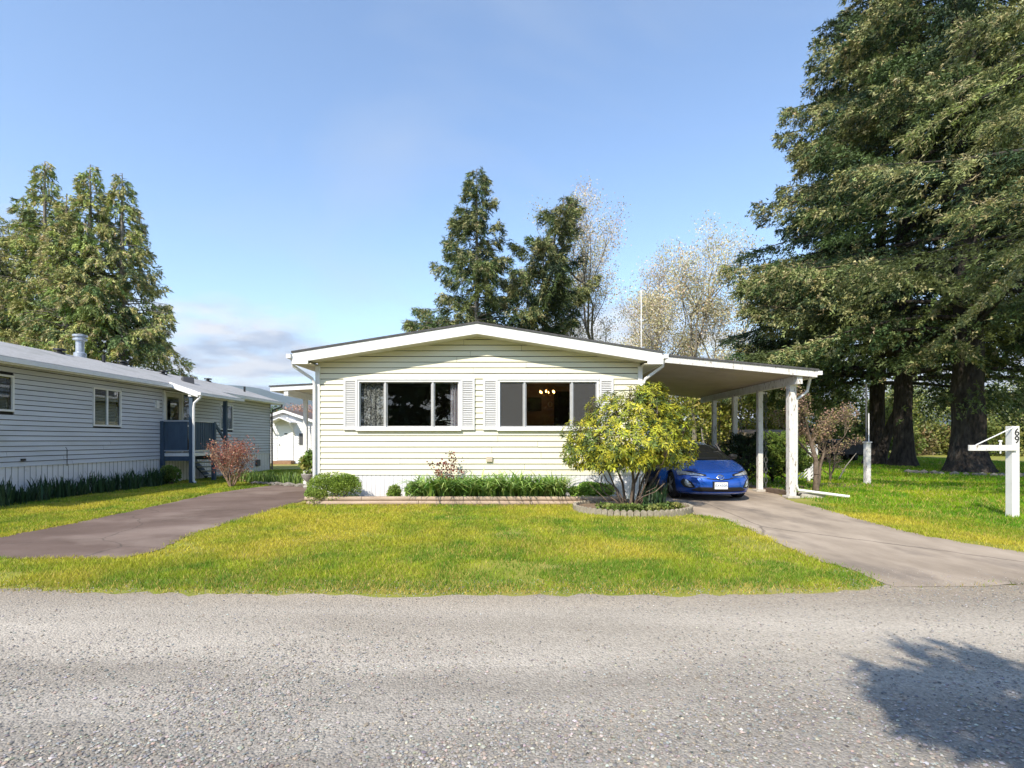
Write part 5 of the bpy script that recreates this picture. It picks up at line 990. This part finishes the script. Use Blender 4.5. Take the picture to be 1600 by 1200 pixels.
def rhododendron():
    rng = np.random.RandomState(77); bx_, by_ = PLX - .02, PLY + .15; t = thing('rhododendron', 'big rhododendron with yellow green leaves in the ring planter', 'bush', (bx_, by_, .05))
    cc = np.array([D(984, 668, by_)[0], by_, D(0, 672, by_)[2]]); cr = np.array([1.36, 1.05, .98]); W_ = []
    lumps = [(0, 0, 0, .62), (-.62, .1, -.12, .42), (.58, -.1, -.05, .45), (.1, -.35, .45, .45), (.35, .2, .50, .42), (-.25, .1, .38, .42), (.2, -.5, -.25, .48), (-.35, -.45, -.2, .46), (.62, .1, .3, .32), (-.72, -.1, -.5, .32), (-.45, -.2, -.72, .28), (.05, -.4, -.62, .26), (.6, -.3, -.45, .34), (-.3, -.3, -.6, .34), (.35, .1, .75, .26)]
    while len(W_) < 2300:
        l = lumps[rng.randint(len(lumps))]; d = unit(rng.randn(3)); p = np.array(l[:3]) + d * l[3] * (1 - .35 * rng.rand() ** 2)
        if np.linalg.norm(p) < .55 and rng.rand() < .7: continue
        if p[2] < -.78: continue
        W_.append((cc + p * cr, unit(d * .7 + unit(p) * .5 + np.array([0, 0, .5]))))
    P = np.array([w[0] for w in W_]); A = np.array([w[1] for w in W_]); nw = len(P); k = 9
    r = unit(np.cross(A, rng.randn(nw, 3))); q = np.cross(A, r); V = []; C = []; bc = pick([(.30, .30, .025), (.22, .245, .025), (.38, .35, .035), (.10, .14, .03), (.26, .27, .03), (.06, .09, .025)], nw, rng, .12)
    fa = np.repeat(np.arange(nw), k); th = np.tile(np.arange(k) * 6.283 / k, nw) + rng.rand(nw * k) * .5; rd = r[fa] * np.cos(th)[:, None] + q[fa] * np.sin(th)[:, None]
    el = rng.uniform(-.25, .75, nw * k); d = unit(rd + A[fa] * el[:, None]); s = unit(np.cross(A[fa], d)); L_ = rng.uniform(.07, .115, nw * k)[:, None]; w_ = L_ * rng.uniform(.10, .135, nw * k)[:, None]; g = np.array([0, 0, -1.])
    b = P[fa] + d * .012; m1 = b + d * L_ * .35 + A[fa] * L_ * .03; m2 = b + d * L_ * .7 + g * L_ * .05; e = b + d * L_ + g * L_ * .16
    V = np.stack([b, m1 + s * w_, m2 + s * w_ * .85, e, m2 - s * w_ * .85, m1 - s * w_], 1).reshape(-1, 3); i0 = (np.arange(nw * k) * 6)[:, None]
    Fc = np.concatenate([i0 + np.array([[0, 1, 5, 5]])[:, :3], i0 + np.array([[1, 2, 5]]), i0 + np.array([[2, 4, 5]]), i0 + np.array([[2, 3, 4]])], 0)
    c = bc[fa] * (1 + .26 * rng.randn(nw * k, 1)); fast('crown', V, Fc, M_GLOSSLEAF, t, np.repeat(np.clip(c, .01, .8), 6, 0))
    segs = []; st = [(-.28, -.05, .022), (-.12, .05, .03), (.0, -.08, .035), (.14, .04, .034), (.3, .1, .028), (.42, -.05, .024), (.22, -.12, .024)]; jn = []
    for x, y, rr in st:
        p0 = np.array([bx_ + x * .45, by_ + y, .02]); p1 = np.array([bx_ + x * 1.1, by_ + y * 2, .5 + .1 * rng.rand()]) + .05 * rng.randn(3); p2 = np.array([bx_ + x * 1.9, by_ + y * 3, .95 + .2 * rng.rand()]) + .06 * rng.randn(3); segs += [(p0, p1, rr, rr * .85), (p1, p2, rr * .85, rr * .6)]; jn += [(p1, rr * .6), (p2, rr * .5), ((p1 + p2) / 2, rr * .55)]
    for _ in range(9):
        a_ = rng.rand() * 6.28; p0 = np.array([bx_ + .12 * math.cos(a_), by_ + .1 * math.sin(a_), .02]); dd = np.array([.9 * math.cos(a_), .6 * math.sin(a_), 1.1]); rr = rng.uniform(.01, .02)
        for s_ in range(4): p1 = p0 + unit(dd + .45 * rng.randn(3)) * .24; segs.append((p0, p1, rr, rr * .85)); rr *= .85; p0 = p1
        jn.append((p0, rr))
    J = np.array([j[0] for j in jn])
    for _ in range(60):
        w0 = P[rng.randint(nw)]; j = np.argmin(np.linalg.norm(J - w0, axis=1) + .3 * rng.rand(len(J))); m = (J[j] * .45 + w0 * .55) + np.array([0, 0, -.08]) + .05 * rng.randn(3); segs += [(J[j], m, .014, .010), (m, w0, .010, .005)]
        for w1 in P[np.argsort(np.linalg.norm(P - w0, axis=1))[1:9]]: segs.append(((m + w0) / 2, w1, .006, .004))
    segs_mesh('stems', segs, M_BARKW, t, 6)
rhododendron()
straps('planter_iris', 'dark green iris clump right of the rhododendron stems', 'plant', (D(1022, 0, 10.35)[0], 10.35), .22, .2, 90, .5, DKG, 360, z0=.06, w=.014, arch=.3)
for i, (dx, dy, s) in enumerate(((-.55, -.25, .2), (-.1, -.55, .17), (.35, -.5, .19), (.7, -.25, .16), (-.3, -.45, .15))):
    shrub('planter_ivy', 'low ivy patch in the ring planter, %s' % ('at its left end', 'at its front', 'right of its front', 'at its right end', 'left of its front')[i], 'plant', (PLX + dx, PLY + dy, .1), (s * 1.5, s, .09), 500, [(.08, .12, .03), (.13, .18, .04), (.20, .22, .06)], 365 + i, group='ivy in the ring planter', L=.045, W=.022, lumps=6, stems=2, stem_r=.005)
# stones round the biggest spruce
rng = np.random.RandomState(9)
for i in range(26):
    a = math.pi + .15 + i * (math.pi - .3) / 25 + rng.uniform(-.04, .04); R_ = 2.9 + rng.uniform(-.15, .15); s = rng.uniform(.11, .2); bm = bmesh.new(); bmesh.ops.create_icosphere(bm, subdivisions=1, radius=1)
    for v in bm.verts: v.co = Vector((20.15 + R_ * math.cos(a) + v.co.x * s * rng.uniform(.9, 1.3), 22.6 + .9 * R_ * math.sin(a) + v.co.y * s, .05 + v.co.z * s * rng.uniform(.5, .8)))
    m_ = bpy.data.meshes.new('rock'); bm.to_mesh(m_); bm.free(); tag(link('rock', m_, mat('dark_mossy_rock', (.13, .125, .11), (.24, .23, .20), scale=8, rough=.95, bump=.5, bscale=20)), 'grey rock around the biggest spruce, %s from the left' % ORD[i], 'rock', 'rocks around the biggest spruce')

# ------------------------------------------------------------------ trees on the near side of the road (they throw the road shadow and stand in the window reflections)
conifer('roadside_spruce', 'spruce behind the viewer whose shadow falls on the road', SHADOW_TREE, 7.4, 2.7, 6.0, 50, 7500, SPR, 401, .22, L=.3, W=.04, NL=.22, hang=.4, droop=.2, tips=SPT, power=.8)
for i, (x, y) in enumerate(((-22, -30), (-14, -28), (-6, -31), (2, -28), (10, -30))):
    conifer('roadside_spruce', ('spruce far behind the viewer mirrored in the windows, number %s from the west' % ('one', 'two', 'three', 'four', 'five')[i]), (x, y, 0), 15 + i % 3, 1.0, 5.5, 70, 1500, SPR, 410 + i, .3, L=.9, W=.22, NL=.9, hang=.5, power=.5, k=6)

# ------------------------------------------------------------------ mountains
def mountains():
    n = 160; xs = np.linspace(-7500, 7500, n); Y = 7000.0; px = 800 + xs / Y * FPX
    top = np.interp(px, [-60, 200, 300, 360, 405, 430, 480, 560, 700, 900, 1200, 1500, 1660], [600, 596, 606, 601, 607, 615, 622, 640, 655, 660, 655, 648, 650]); z = (HOR - top) / FPX * Y + 25 * (vnoise(xs, xs * 0, 1 / 170, 3) - .5) + 14 * (vnoise(xs, xs * 0, 1 / 60, 4) - .5)
    V = []; rows = 7
    for j in range(rows):
        t = j / (rows - 1); V.append(np.stack([xs, Y - 2200 * (1 - t) + 260 * (vnoise(xs, xs * 0 + j * 7, 1 / 260, 8) - .5) * (1 - t), np.maximum(z * t ** 1.2, 0) - 6 * (1 - t)], 1))
    V = np.concatenate(V); Fc = [[j * n + i, j * n + i + 1, (j + 1) * n + i + 1, (j + 1) * n + i] for j in range(rows - 1) for i in range(n - 1)]
    struct(fast('mountains', V, Fc, mat('forested_mountain', (.035, .05, .03), (.06, .075, .045), scale=.004, rough=1), None, smooth=True))
mountains()
def haze():
    o = MB().box(-8000, 8000, -300, 7600, -8, 900).build('haze', None); m = bpy.data.materials.new('haze_air'); m.use_nodes = True; nt = m.node_tree; nt.nodes.clear()
    out = nt.nodes.new('ShaderNodeOutputMaterial'); v = nt.nodes.new('ShaderNodeVolumePrincipled'); v.inputs['Color'].default_value = (.80, .90, 1, 1); v.inputs['Density'].default_value = HAZE; v.inputs['Anisotropy'].default_value = .3
    nt.links.new(v.outputs[0], out.inputs['Volume']); o.data.materials.clear(); o.data.materials.append(m); o['kind'] = 'stuff'; o['label'] = 'thin pale blue air over the whole valley'; o['category'] = 'haze'
if HAZE: haze()
